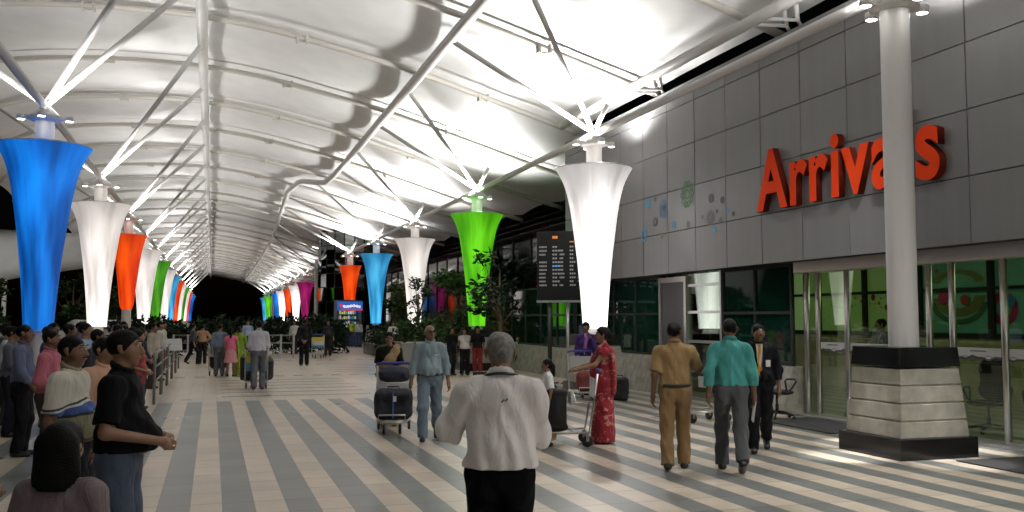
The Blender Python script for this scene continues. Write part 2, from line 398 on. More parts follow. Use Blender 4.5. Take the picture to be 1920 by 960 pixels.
LP = [(.285, 1.5), (.30, 1.75), (.345, 2.4), (.41, 3.1), (.49, 3.75), (.565, 4.3), (.65, 4.75), (.74, 5.05), (.84, 5.25), (.925, 5.36)]
OP = [(.10, 2.02), (.20, 2.07), (.26, 2.2), (.285, 2.4), (.33, 2.9), (.40, 3.5), (.47, 4.1), (.56, 4.7), (.66, 5.1), (.74, 5.28)]
def lan_mesh(prof, z0=None):
    zs = np.linspace(prof[0][1], prof[-1][1], 26); rr = np.interp(zs, [p[1] for p in prof], [p[0] for p in prof])
    for _ in range(2): rr[1:-1] = (rr[:-2] + 2 * rr[1:-1] + rr[2:]) / 4
    m = MB(); n = 64
    for i, (r, z) in enumerate(zip(rr, zs)):
        t = (z - zs[0]) / (zs[-1] - zs[0])
        for k in range(n):
            a = 2 * PI * k / n
            rad = r * (1 + .008 * t ** 2 * math.cos(8 * a) + .012 * t ** 3 * math.sin(3 * a + 1))
            zt = z + (.012 * t ** 8 * math.cos(8 * a))
            m.v.append((rad * math.cos(a), rad * math.sin(a), zt))
    for i in range(len(zs) - 1):
        for k in range(n): m.f.append((i * n + k, i * n + (k + 1) % n, (i + 1) * n + (k + 1) % n, (i + 1) * n + k)); m.m.append(0)
    return m
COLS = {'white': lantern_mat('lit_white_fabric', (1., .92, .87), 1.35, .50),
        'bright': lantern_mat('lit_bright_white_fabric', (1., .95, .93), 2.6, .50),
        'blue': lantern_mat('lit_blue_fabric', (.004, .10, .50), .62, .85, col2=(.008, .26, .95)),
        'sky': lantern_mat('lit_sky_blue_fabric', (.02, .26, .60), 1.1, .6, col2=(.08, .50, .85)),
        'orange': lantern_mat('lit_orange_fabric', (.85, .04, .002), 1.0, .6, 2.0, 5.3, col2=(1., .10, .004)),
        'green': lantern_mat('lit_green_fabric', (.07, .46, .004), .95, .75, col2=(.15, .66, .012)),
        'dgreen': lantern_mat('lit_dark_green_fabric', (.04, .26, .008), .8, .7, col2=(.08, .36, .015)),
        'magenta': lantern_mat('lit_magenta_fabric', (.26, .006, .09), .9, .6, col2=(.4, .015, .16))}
RING = mat('lantern_ring', (.55, .54, .52), .5)
lan_cache = {}
def lantern(x, y, colr, label, prof='L'):
    root = thing('fabric_lantern', label, 'lantern', (x, y, 0), random.random() * .3, 'trumpet shaped fabric lanterns round the columns')
    P = LP if prof == 'L' else OP
    key = (colr, prof)
    if key not in lan_cache:
        lan_cache[key] = lan_mesh(P).mesh('shade', COLS[colr], True)
        ring = MB(); rr, zz_ = P[-1]; pts = [(rr * math.cos(a), rr * math.sin(a), zz_) for a in np.linspace(0, 2 * PI, 40)]
        ring.tube(pts, .012, 6, False); rb, zb = P[0]
        ring.tube([(rb * math.cos(a), rb * math.sin(a), zb) for a in np.linspace(0, 2 * PI, 24)], .014, 6, False)
        lan_cache[key + ('r',)] = ring.mesh('rim', RING, True)
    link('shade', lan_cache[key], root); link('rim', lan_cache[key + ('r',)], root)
    return root
# right row
rc = {1: 'bright', 2: 'green', 3: 'white', 4: 'sky', 5: 'orange', 8: 'magenta', 9: 'bright', 10: 'orange', 11: 'bright', 12: 'blue', 14: 'green', 15: 'sky'}
rlab = {1: 'large glowing white lantern beside the grey panel wall', 2: 'bright green lantern behind the dark flight board', 3: 'white lantern with a small tree in front of it',
        4: 'sky blue lantern between the white one and the kiosk', 5: 'orange lantern hanging above the blue kiosk sign', 8: 'dark magenta lantern beyond the bare columns',
        9: 'white lantern just left of the magenta one', 10: 'narrow orange lantern far down the row between two white ones', 11: 'white lantern behind the far orange one on the right side',
        12: 'dark blue lantern far down the right row', 14: 'small green lantern near the far right end', 15: 'tiny sky blue lantern last on the right side'}
clabR = ['white column on a tapered stone base in front of the red letters', 'column inside the large white lantern beside the panel wall', 'column inside the bright green lantern', 'column inside the white lantern behind the small tree',
         'column inside the sky blue lantern with stone base', 'column inside the orange lantern above the kiosk', 'thick bare grey column left of the kiosk', 'bare thin column between magenta lantern and kiosk']
for k, y in enumerate(RY):
    if k in (6, 7):
        column(RX, y, clabR[k], 7.6 if k == 6 else 7.0, 260, True, False, False, False, .27 if k == 6 else .2)
        continue
    lab = clabR[k] if k < len(clabR) else 'column of the %s' % rlab.get(k, 'far right row between the blue and green lanterns')
    column(RX, y, lab, 6.0, UP_R if k < 6 else UP_FAR, k < 7, 1. if k < 3 else 0, k < 6)
    if k in rc: lantern(RX, y, rc[k], rlab[k], 'O' if rc[k] == 'orange' else 'L')
lc = ['blue', 'blue', 'white', 'orange', 'white', 'dgreen', 'white', 'sky', 'orange', 'white', 'dgreen', 'white', 'orange', 'blue', 'blue']
llab = ['', 'large deep blue lantern above the waiting crowd', 'tall white lantern right behind the deep blue one', 'orange lantern with a rounded closed foot on the left side', 'white lantern just behind the left orange one',
        'dark green lantern in the left row', 'white lantern just beyond the dark green one on the left', 'sky blue lantern in the left row', 'second orange red lantern in the left row beyond the sky blue one', 'slim white lantern after the second left orange one',
        'far green lantern in the left row, the smaller of two', 'far white lantern next to the small far left green one', 'farthest red lantern in the left row', 'far blue lantern before the last on the left', 'very last small blue lantern of the left row']
for k, y in enumerate(LY):
    if k == 0: continue
    column(LX, y, 'column inside the ' + llab[k], 6.0, UP_L if k < 6 else UP_FAR, False, False, k < 6)
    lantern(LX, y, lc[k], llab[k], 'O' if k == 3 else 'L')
for n_, (x_, y_) in enumerate(((RX, -.25), (RX, -10.7), (RX, -21.1), (LX, .7), (LX, -9.7), (LX, -20.1))):
    column(x_, y_, 'white column of the %s row standing behind the photographer' % ('right' if x_ > 0 else 'left'), 6.0, 2000 if x_ > 0 else 200, False, 2.2 if x_ > 0 and n_ < 1 else 0, False)  # nearest right column gets stronger added fill for the figures' backs
# uplight on the column outside the frame on the left keeps lighting the near roof
column(LX, LY[0], 'white column at the near end of the left row', 6.0, UP_L, False, False, False)

# ================================================================== terminal building
bld = thing('terminal_building', 'terminal building with grey metal panel fascia over glass doors', 'building')
FX = 9.9
rows = [2.78, 3.72, 4.65, 5.59, 6.52, 6.97]
ys = [25.7] + [10.23 + 1.278 * k for k in range(11, -22, -1)]
m = MB()
for i in range(len(ys) - 1):
    y1, y0 = ys[i], ys[i + 1]
    for j in range(5):
        z0, z1 = rows[j], rows[j + 1]; gp = .009
        t = [random.uniform(-.004, .004) for _ in range(2)]
        m.add([(FX + t[0], y0 + gp, z0 + gp), (FX + t[1], y1 - gp, z0 + gp), (FX + t[1], y1 - gp, z1 - gp), (FX + t[0], y0 + gp, z1 - gp),
               (FX + .05, y0 + gp, z0 + gp), (FX + .05, y1 - gp, z0 + gp), (FX + .05, y1 - gp, z1 - gp), (FX + .05, y0 + gp, z1 - gp)],
              [(0, 1, 2, 3)[::-1], (4, 5, 6, 7), (0, 1, 5, 4), (1, 2, 6, 5), (2, 3, 7, 6), (3, 0, 4, 7)])
m.build('panel_fascia', PANEL, bld)
m = MB(); m.box(FX + .045, FX + .5, ys[-1], 25.69, 2.785, 6.9); m.build('fascia_backing', DARK, bld)
m = MB(); m.box(FX + .5, 30, ys[-1], 25.69, 3.3, 6.6); m.box(FX + .02, FX + .55, ys[-1], 25.69, 6.972, 7.0); m.build('roof', PANEL, bld)
for y in (14.55, 14.2, 19.9, 19.6, 9.3, 8.95):
    m = MB(); m.tube([(FX + .2, y, 6.99), (FX + .08, y, 7.15), (9.25, y, 7.1)], .035, 8); m.tube([(FX + .08, y, 7.15), (FX + .05, y, 7.5)], .045, 8); m.build('bracket', STEEL, bld, True)
# lower wall: battered stone plinth, green glass above, door
GX = 10.2
def stone_plinth(y0, y1):
    m = MB(); m.add([(9.95, y0, 0), (9.95, y1, 0), (GX, y1, .87), (GX, y0, .87), (GX + .3, y0, 0), (GX + .3, y1, 0), (GX + .3, y1, .87), (GX + .3, y0, .87)],
                    [(0, 1, 2, 3)[::-1], (4, 5, 6, 7), (0, 1, 5, 4), (3, 2, 6, 7)[::-1], (1, 2, 6, 5), (0, 3, 7, 4)]); return m
m = stone_plinth(20.2, 38); m.build('stone_wall', STONE, bld)
m = stone_plinth(14.86, 17.4); m.build('stone_wall', STONE, bld)
def window(y0, y1, z0=.875, z1=2.78, nmul=3, gl=TEALGLASS, mid=1.87):
    m = MB(); m.box(GX + .05, GX + .08, y0, y1, z0, z1); f = m.build('window', gl, bld)
    m = MB()
    for i in range(nmul + 1):
        y = y0 + (y1 - y0) * i / nmul; yy = min(max(y, y0 + .03), y1 - .03); m.box(GX + .015, GX + .049, yy - .028, yy + .028, z0, z1)
    for z in (z0 + .03, mid, z1 - .03): m.box(GX + .02, GX + .047, y0, y1, z - .028, z + .028)
    m.build('window_frame', DARK, f); return f
window(20.25, 25.7, nmul=4); window(14.9, 17.4, nmul=2)
window(25.8, 38, nmul=8)
# grey service door and see-through strip beside it
m = MB(); m.box(GX + .02, GX + .06, 19.0, 20.15, 0, 2.6); d = m.build('service_door', mat('grey_door', (.13, .13, .14), .3, metal=.3), bld)
m = MB(); m.box(GX - .02, GX + .08, 20.15, 20.25, 0, 2.72); m.box(GX - .02, GX + .08, 18.9, 19.0, 0, 2.72); m.box(GX - .018, GX + .08, 19.0, 20.15, 2.6, 2.72); m.build('door_frame', ALU, d)
m = MB(); m.box(GX + .05, GX + .07, 17.45, 18.9, .03, 2.78); d = m.build('window', DOORGLASS, bld)
m = MB()
for z in (.6, 1.25, 1.9, 2.5): m.box(GX + .02, GX + .09, 17.45, 18.9, z - .03, z + .03)
m.box(GX, GX + .1, 17.4, 17.46, 0, 2.78); m.build('window_frame', ALU, d)
# sliding glass doors
DX = 10.4
posts = [14.7, 14.36, 13.55, 11.62, 11.15, 10.2, 9.2, 8.2]
for y in posts:
    m = MB(); m.tube([(DX, y, 0), (DX, y, 2.66)], .05 if y < 14.5 else .06, 10); m.build('door_post', CHROME, bld, True)
m = MB(); m.box(GX - .02, DX + .1, 7, 14.78, 2.585, 2.83); bevel(m.build('door_header', mat('polished_header', (.62, .57, .50), .42, metal=.85, bump=.6, bscale=2.6), bld), .01)
for i in range(len(posts) - 1):
    m = MB(); m.box(DX - .008, DX + .008, posts[i + 1] + .05, posts[i] - .05, .06, 2.58); p = m.build('glass_door', DOORGLASS, bld)
    m = MB(); m.box(DX - .03, DX + .03, posts[i + 1] + .03, posts[i] - .03, 0.002, .07); m.build('bottom_rail', CHROME, p)
    if posts[i] - posts[i + 1] > .6:
        y0, y1 = posts[i + 1] + .07, posts[i] - .07
        m = MB(); n = 30
        for q in range(n):
            a, b = y0 + (y1 - y0) * q / n, y0 + (y1 - y0) * (q + 1) / n
            za, zb = 1.2 + .018 * math.sin(a * 13) + .01 * math.sin(a * 31), 1.2 + .018 * math.sin(b * 13) + .01 * math.sin(b * 31)
            m.add([(DX - .011, a, za), (DX - .011, b, zb), (DX - .011, b, 1.34), (DX - .011, a, 1.34)], [(0, 1, 2, 3)[::-1]])
            m.mi = 1; m.add([(DX - .0125, a, za - .018), (DX - .0125, b, zb - .018), (DX - .0125, b, zb + .012), (DX - .0125, a, za + .012)], [(0, 1, 2, 3)[::-1]])
            m.add([(DX - .0125, a, 1.19 - (za - 1.2) * 1.4), (DX - .0125, b, 1.19 - (zb - 1.2) * 1.4), (DX - .0125, b, 1.20 - (zb - 1.2) * 1.4), (DX - .0125, a, 1.20 - (za - 1.2) * 1.4)], [(0, 1, 2, 3)[::-1]]); m.mi = 0
        yc = (y0 + y1) / 2; m.mi = 1
        for q in range(7): m.box(DX - .0135, DX - .0115, yc - .14 + q * .042, yc - .11 + q * .042, 1.285, 1.305)
        m.build('frosted_band', [mat('frosted_film', (.5, .5, .5), .7), mat('film_print', (.06, .06, .07), .6)], p)
m = MB(); m.box(DX - .25, DX + .2, 7, 14.75, .002, .03); m.build('threshold', ALU, bld)
# lobby behind the doors
m = MB(); m.box(DX + .25, 16, 6, 19.2, .001, .012); m.build('lobby_floor', mat('lobby_floor_tile', (.22, .22, .17), .3), bld)
LB = 13.2
m = MB(); m.box(LB, LB + .2, 4, 19.6, 0, 1.48); m.build('lobby_wall', mat('lobby_plaster', (.40, .38, .25), .6, var=.25, vscale=3), bld)
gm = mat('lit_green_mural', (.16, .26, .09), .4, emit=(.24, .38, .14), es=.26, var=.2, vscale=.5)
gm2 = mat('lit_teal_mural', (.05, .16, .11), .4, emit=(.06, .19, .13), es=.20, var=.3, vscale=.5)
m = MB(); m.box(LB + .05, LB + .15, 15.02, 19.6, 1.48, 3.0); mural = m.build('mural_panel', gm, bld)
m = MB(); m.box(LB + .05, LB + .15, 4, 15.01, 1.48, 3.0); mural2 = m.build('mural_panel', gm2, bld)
m = MB()
for y in (18.2, 16.62, 15.0, 13.23, 11.5, 9.8, 8.1, 6.4): m.box(LB - .02, LB + .03, y - .07, y + .07, 1.48, 3.0)
m.box(LB - .025, LB + .035, 4, 19.6, 1.40, 1.49); m.box(LB - .024, LB + .034, 4, 19.6, 2.27, 2.33); m.build('mural_frame', DARK, mural)
MC = {c: mat('mural_' + n, c, .4) for c, n in (((.30, .035, .03), 'red'), ((.5, .18, .02), 'orange'), ((.13, .15, .045), 'ochre'), ((.045, .11, .06), 'dark_green'), ((.35, .03, .12), 'plum'), ((.12, .35, .30), 'teal'), ((.03, .2, .5), 'blue'))}
def disc(x, y, z, r, c, r0=0, sq=1., n=32, arc=(0, 2 * PI), parent=mural, name='mural_dot'):
    m = MB(); vs = []; a0, a1 = arc
    for k in range(n + 1):
        a = a0 + (a1 - a0) * k / n
        vs += [(x, y + r * math.cos(a), z + r * sq * math.sin(a)), (x, y + r0 * math.cos(a), z + r0 * sq * math.sin(a))]
    fs = [(2 * k, 2 * k + 2, 2 * k + 3, 2 * k + 1) for k in range(n)]
    m.add(vs, fs); return m.build(name, c, parent)
mc = list(MC.values())
rnd = random.Random(3)
q = 0
DK = {'o': 1, 'k': 3, 'r': 0, 'p': 4, 'b': 6}
for q, (c, y, z, r_) in enumerate((('o', 16.95, 2.2, .036), ('o', 16.78, 2.13, .035), ('k', 17.07, 2.03, .025), ('o', 16.98, 2.07, .022), ('r', 16.38, 2.2, .068), ('k', 16.14, 2.18, .024), ('r', 16.48, 2.07, .022), ('o', 16.33, 2.07, .021), ('o', 16.2, 2.08, .04), ('o', 16.14, 2.0, .024), ('r', 15.97, 1.99, .063), ('k', 16.36, 1.97, .016), ('k', 15.99, 2.21, .016),
        ('r', 15.1, 2.46, .085), ('r', 14.55, 2.66, .05), ('p', 14.4, 2.16, .13), ('r', 13.87, 2.1, .10), ('b', 12.82, 2.06, .10), ('k', 14.98, 2.0, .045), ('r', 12.0, 2.5, .10), ('o', 11.4, 2.0, .12))):
    disc(LB + .028 - .0007 * q, y, z, r_, mc[DK[c]], parent=mural if y > 15 else mural2)
disc(LB + .045, 14.05, 2.2, .66, mc[2], .40, .62, arc=(PI * 1.02, PI * 1.95), parent=mural2, name='mural_arc'); disc(LB + .043, 14.05, 2.12, .72, mc[3], .58, .66, arc=(PI * 1.05, PI * 1.95), parent=mural2, name='mural_arc'); disc(LB + .047, 14.15, 2.1, .80, mc[5], 0, .62, parent=mural2, name='mural_arc')
disc(LB + .041, 14.05, 2.42, .64, mc[2], .42, .4, arc=(PI * .02, PI * .98), parent=mural2, name='mural_arc'); disc(LB + .039, 13.0, 1.93, .32, mc[4], .16, .95, parent=mural2, name='mural_arc'); disc(LB + .038, 17.5, 2.12, .34, mc[3], .30, .35, arc=(PI * 1.1, PI * 1.9), parent=mural, name='mural_arc')

m = MB(); m.box(DX + .12, 16, 4, 19.6, 3.0, 3.1); m.build('lobby_ceiling', mat('lobby_ceiling', (.5, .5, .48), .8), bld)
for y in (8.5, 11.5, 14.5, 17.8):
    l = bpy.data.lights.new('lobby_lamp', 'AREA'); l.energy = 11; l.size = 1.0; l.color = (.9, 1., .72)
    o = bpy.data.objects.new('lobby_lamp', l); COL.objects.link(o); o.parent = bld; o.location = (11.9, y, 2.95)
# dots on the fascia
DOT = {'blue': mat('sky_blue_decal', (.07, .30, .55), .5), 'grey': mat('grey_decal', (.12, .12, .12), .5), 'olive': mat('olive_decal', (.22, .22, .08), .5), 'blk': mat('charcoal_decal', (.04, .04, .045), .5), 'green': mat('green_decal', (.05, .20, .04), .5)}
def gear(y, z, r, c):
    for a in range(10):
        t = 2 * PI * a / 10; disc(FX - .011, y + r * .84 * math.cos(t), z + r * .84 * math.sin(t), r * .25, c, r * .15, n=14, parent=bld, name='wall_emblem')
    disc(FX - .0125, y, z, r * .70, c, r * .60, parent=bld, name='wall_emblem'); disc(FX - .014, y, z, r * .40, c, r * .28, parent=bld, name='wall_emblem')
for c, r, y, z in (('blue', .115, 20.16, 4.50), ('grey', .063, 19.79, 4.57), ('bluegear', .198, 19.39, 4.30), ('greengear', .28, 18.23, 4.49), ('greyring', .113, 19.80, 4.03), ('bluering', .165, 20.41, 3.77), ('blue', .084, 18.87, 3.88),
                   ('olive', .062, 19.48, 3.66), ('grey', .082, 18.20, 3.81), ('blk', .10, 17.20, 4.27), ('blk', .076, 16.75, 4.18), ('greygear', .155, 17.24, 3.87), ('grey', .045, 17.57, 3.91), ('blk', .044, 16.97, 3.97), ('blue', .054, 16.55, 3.95),
                   ('blk', .053, 16.33, 3.85), ('grey', .066, 16.83, 3.77), ('blue', .066, 17.09, 3.61)):
    if c == 'bluegear': gear(y, z, r, DOT['blue']); disc(FX - .0155, y, z, .07, DOT['grey'], parent=bld, name='wall_emblem')
    elif c == 'greengear': gear(y, z, r, DOT['green'])
    elif c == 'greygear': gear(y, z, r, DOT['grey'])
    elif c.endswith('ring'): disc(FX - .012, y, z, r, DOT[c[:-4]], r * .62, parent=bld, name='wall_dot')
    else: disc(FX - .012, y, z, r, DOT[c], parent=bld, name='wall_dot')

# the red word
sign = thing('arrivals_sign', 'large orange red raised letters reading Arrivals on the grey wall', 'sign', (FX, 15.3, 3.80), 0)
def add_letter(ch, u, scale):
    c = bpy.data.curves.new('letter', 'FONT'); c.body = ch; c.size = scale; c.extrude = .062; c.offset = .042; c.resolution_u = 8
    o = bpy.data.objects.new('tmp', c); COL.objects.link(o); bpy.context.view_layer.update()
    dg = bpy.context.evaluated_depsgraph_get(); me = bpy.data.meshes.new_from_object(o.evaluated_get(dg)); wd = o.dimensions.x
    xs = [v.co.x for v in me.vertices]; mn = min(xs)
    bpy.data.objects.remove(o)
    for v in me.vertices:
        x, y, z = v.co; v.co = (-.062 - z - .012, -(x - mn + u), y)
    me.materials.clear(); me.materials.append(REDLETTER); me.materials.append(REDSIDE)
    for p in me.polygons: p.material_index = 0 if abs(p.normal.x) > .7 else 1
    link('letter', me, sign); return max(xs) - mn
LSC = 1.53
u = 0
for ch, gap in zip('Arrivals', (.09, .07, .09, .07, .06, .02, .20, 0)):
    wd = add_letter(ch, u, LSC); u += wd + gap
SIGN_W = u
sign.scale = (1, 4.68 / SIGN_W, 1)

# door mats
for lab, (x0, x1, y0, y1) in (('charcoal doormat in front of the sliding doors beside the office chair', (9.0, 10.1, 12.2, 14.3)), ('charcoal doormat right of the stone column base', (8.75, 10.1, 7.6, 9.4))):
    m = MB(); m.box(x0, x1, y0, y1, .004, .016); tag(m.build('doormat', MATM), lab, 'doormat')

# ================================================================== people
def surface_nets(f, org, h):
    s = f < 0
    nx, ny, nz = f.shape
    c = np.zeros((nx - 1, ny - 1, nz - 1), np.int8)
    for i in (0, 1):
        for j in (0, 1):
            for k in (0, 1): c += s[i:nx - 1 + i, j:ny - 1 + j, k:nz - 1 + k]
    act = (c > 0) & (c < 8); I = np.argwhere(act)
    idx = -np.ones(c.shape, np.int32); idx[act] = np.arange(len(I))
    pos = np.zeros((len(I), 3)); cnt = np.zeros(len(I))
    cor = [(i, j, k) for i in (0, 1) for j in (0, 1) for k in (0, 1)]
    val = {q: f[I[:, 0] + q[0], I[:, 1] + q[1], I[:, 2] + q[2]] for q in cor}
    for a in cor:
        for d in range(3):
            if a[d] == 0:
                b = list(a); b[d] = 1; b = tuple(b); va, vb = val[a], val[b]; m = (va < 0) != (vb < 0)
                t = np.where(m, va / np.where(m, va - vb, 1), 0); p = np.tile(np.array(a, float), (len(I), 1)); p[:, d] = t
                pos[m] += p[m]; cnt[m] += 1
    v = (I + pos / cnt[:, None]) * h + org
    F = []
    for d in range(3):
        e1, e2 = (d + 1) % 3, (d + 2) % 3
        sl0 = [slice(None)] * 3; sl1 = [slice(None)] * 3; sl0[d] = slice(0, -1); sl1[d] = slice(1, None)
        ch = s[tuple(sl0)] != s[tuple(sl1)]
        E = np.argwhere(ch); ok = (E[:, e1] > 0) & (E[:, e2] > 0) & (E[:, e1] < f.shape[e1] - 1) & (E[:, e2] < f.shape[e2] - 1); E = E[ok]
        ins = s[E[:, 0], E[:, 1], E[:, 2]]
        def cell(a, b):
            q = E.copy(); q[:, e1] -= a; q[:, e2] -= b; return idx[q[:, 0], q[:, 1], q[:, 2]]
        Q = np.stack([cell(1, 1), cell(0, 1), cell(0, 0), cell(1, 0)], 1)
        Q[~ins] = Q[~ins][:, ::-1]; F.append(Q)
    return v, np.concatenate(F)

class Body:
    """signed-distance body: rounded limbs blended into one skin"""
    def __init__(s): s.p = []
    def cap(s, a, b, ra, rb=None, sc=(1, 1, 1), M=None, c=None, cutb=False, sub=False, k=None):
        s.p.append((np.array(a, float), np.array(b, float), ra, ra if rb is None else rb, np.array(sc, float), M, c, cutb, sub, k)); return s
    def mesh(s, name, h, mats, k=.035, grow=0., cuts=(), parent=None, noise=0., seed=0, pleat=None, fold=False):
        lo = np.full(3, 9.); hi = -lo
        W = []
        for (a, b, ra, rb, sc_, M, c, cutb, sub, kk) in s.p:
            r = max(ra, rb) + grow
            A, B = (a, b) if M is None else (M @ (a - c) + c, M @ (b - c) + c)
            e = r * max(sc_) if M is not None else r * sc_
            l = np.minimum(A, B) - e; u = np.maximum(A, B) + e
            W.append((l, u)); lo = np.minimum(lo, l); hi = np.maximum(hi, u)
        lo -= 2.5 * h + noise; hi += 2.5 * h + noise
        n = np.ceil((hi - lo) / h).astype(int) + 1
        f = np.full(n, .5, np.float32); ax = [lo[d] + np.arange(n[d]) * h for d in range(3)]
        for pr, (l, u) in zip(s.p, W):
            a, b, ra, rb, sc_, M, c, cutb, sub, kk = pr
            kk = k if kk is None else kk
            g = kk + 1.5 * h
            i0 = np.maximum(((l - g - lo) / h).astype(int), 0); i1 = np.minimum(((u + g - lo) / h).astype(int) + 2, n)
            X, Y, Z = np.meshgrid(*[ax[d][i0[d]:i1[d]] for d in range(3)], indexing='ij')
            P = np.stack([X, Y, Z], -1).astype(np.float32)
            if M is not None: P = (P - c) @ M + c          # rotate the point back into the local frame
            q = (P - a) / sc_; d_ = (b - a) / sc_; dd = float(d_ @ d_)
            t = np.clip(q @ d_ / dd, 0, 1) if dd > 1e-9 else np.zeros(q.shape[:-1])
            D = (np.linalg.norm(q - t[..., None] * d_, axis=-1) - (ra + (rb - ra) * t) - grow / float(np.mean(sc_))) * float(np.mean(sc_))
            if cutb:
                dn = (b - a) / np.linalg.norm(b - a); D = np.maximum(D, (P - b) @ dn)
            S = (slice(i0[0], i1[0]), slice(i0[1], i1[1]), slice(i0[2], i1[2])); o = f[S]
            if sub: f[S] = np.maximum(o, -D); continue
            hh = np.clip(.5 + .5 * (D - o) / kk, 0, 1); f[S] = D + (o - D) * hh - kk * hh * (1 - hh)
        if noise or cuts:
            X, Y, Z = np.meshgrid(*ax, indexing='ij')
            if noise:
                f += noise * (np.sin(Z * 31 + 5 * np.sin(X * 13 + seed) + seed * 2.1) * .55 + np.sin(Z * 17 - 3 * np.sin(Y * 21 + seed) + X * 26 + seed) * .6 + np.sin(X * 47 + Y * 39 + seed * 3 + Z * 9) * .35)
            if pleat:
                zt, zb = pleat; wgt = np.clip((zt - Z) / (zt - zb), 0, 1)
                f += (.0095 if fold else .006) * wgt * (np.sin(X * 62 + 2.2 * np.sin(Z * 7 + seed) + seed) + .6 * np.sin(X * 33 - Z * 9 + seed * 2))
            if pleat and h < .0135: f -= .011 * np.exp(-(X / .016) ** 2) * (Y < 0) * np.clip((pleat[0] - .01 - Z) / .05, 0, 1)
            for cfun in cuts: f = np.maximum(f, cfun(X, Y, Z).astype(np.float32))
        f[0] = f[-1] = .5; f[:, 0] = f[:, -1] = .5; f[:, :, 0] = f[:, :, -1] = .5
        v, F = surface_nets(f, lo, h)
        me = bpy.data.meshes.new(name); me.from_pydata(v.tolist(), [], F.tolist())
        for m in (mats if isinstance(mats, (list, tuple)) else [mats]): me.materials.append(m)
        me.polygons.foreach_set('use_smooth', [True] * len(me.polygons)); me.update()
        return link(name, me, parent)

SKINS = [mat('brown_skin_%s' % n, c, .5, bump=.12, bscale=60, var=.12, vscale=9) for n, c in (('a', (.22, .115, .066)), ('b', (.155, .078, .044)), ('c', (.27, .15, .092)))]
_cloth = {}
def cloth(c, pat=None):
    key = (c, pat)
    if key in _cloth: return _cloth[key]
    m = mat('cloth', c, .85, spec=.25, bump=.42 if max(c) > .5 else .55, bscale=1., var=.14 if max(c) < .5 else .05, vscale=5); n = m.node_tree; b = n.nodes['Principled BSDF']
    bt_ = [x for x in n.nodes if x.type == 'TEX_NOISE' and abs(x.inputs['Scale'].default_value - 1.) < 1e-6][0]; bt_.inputs['Distortion'].default_value = 1.8; bt_.inputs['Detail'].default_value = 2.2
    mp = n.nodes.new('ShaderNodeMapping'); mp.inputs['Scale'].default_value = (8, 8, 3.4); src = bt_.inputs['Vector'].links[0].from_socket; n.links.new(src, mp.inputs[0]); n.links.new(mp.outputs[0], bt_.inputs['Vector'])
    [x for x in n.nodes if x.type == 'BUMP'][0].inputs['Distance'].default_value = .035
    b.inputs['Sheen Weight'].default_value = .1 if max(c) > .05 else 0; b.inputs['Specular IOR Level'].default_value = .2 if max(c) > .05 else .08
    if pat:
        tc = n.nodes.new('ShaderNodeTexCoord'); M = lambda op, a, b_=None: math_node(n, op, a, b_)
        base = b.inputs['Base Color'].links[0].from_socket
        mx = n.nodes.new('ShaderNodeMix'); mx.data_type = 'RGBA'; n.links.new(base, mx.inputs['A'])
        s = n.nodes.new('ShaderNodeSeparateXYZ'); n.links.new(tc.outputs['Object'], s.inputs[0])
        if pat == 'floral':
            v = n.nodes.new('ShaderNodeTexNoise'); v.inputs['Scale'].default_value = 9; v.inputs['Detail'].default_value = 4; v.inputs['Distortion'].default_value = 1.6
            n.links.new(tc.outputs['Object'], v.inputs['Vector'])
            n.links.new(M('MULTIPLY', M('GREATER_THAN', v.outputs['Fac'], .60), .55), mx.inputs['Factor']); mx.inputs['B'].default_value = (.55, .33, .24, 1)
        elif pat == 'polo':
            zz2 = M('ADD', s.outputs[2], M('MULTIPLY', M('ABSOLUTE', s.outputs[0]), .25))
            r = n.nodes.new('ShaderNodeValToRGB'); n.links.new(M('SUBTRACT', zz2, .8), r.inputs[0]); cr = r.color_ramp; cr.interpolation = 'CONSTANT'
            st = [(0, (.21, .20, .13)), (.37, (.03, .04, .04)), (.39, (.06, .10, .30)), (.44, (.62, .60, .55)), (.455, (.03, .05, .06)), (.47, (.62, .60, .52))]
            while len(cr.elements) < len(st): cr.elements.new(.5)
            for e, (p, cc) in zip(cr.elements, st): e.position = p; e.color = (*cc, 1)
            n.links.new(r.outputs[0], mx.inputs['B']); mx.inputs['Factor'].default_value = 1
        elif pat == 'spots':
            v = n.nodes.new('ShaderNodeTexVoronoi'); v.inputs['Scale'].default_value = 28; n.links.new(tc.outputs['Object'], v.inputs['Vector'])
            n.links.new(M('MULTIPLY', M('LESS_THAN', v.outputs['Distance'], .3), .6), mx.inputs['Factor']); mx.inputs['B'].default_value = (.12, .13, .10, 1)
        elif pat == 'border':
            n.links.new(M('LESS_THAN', M('ABSOLUTE', M('SUBTRACT', s.outputs[2], .13)), .05), mx.inputs['Factor']); mx.inputs['B'].default_value = (.6, .5, .42, 1)
        for l in list(b.inputs['Base Color'].links): n.links.remove(l)
        n.links.new(mx.outputs['Result'], b.inputs['Base Color'])
    _cloth[key] = m; return m

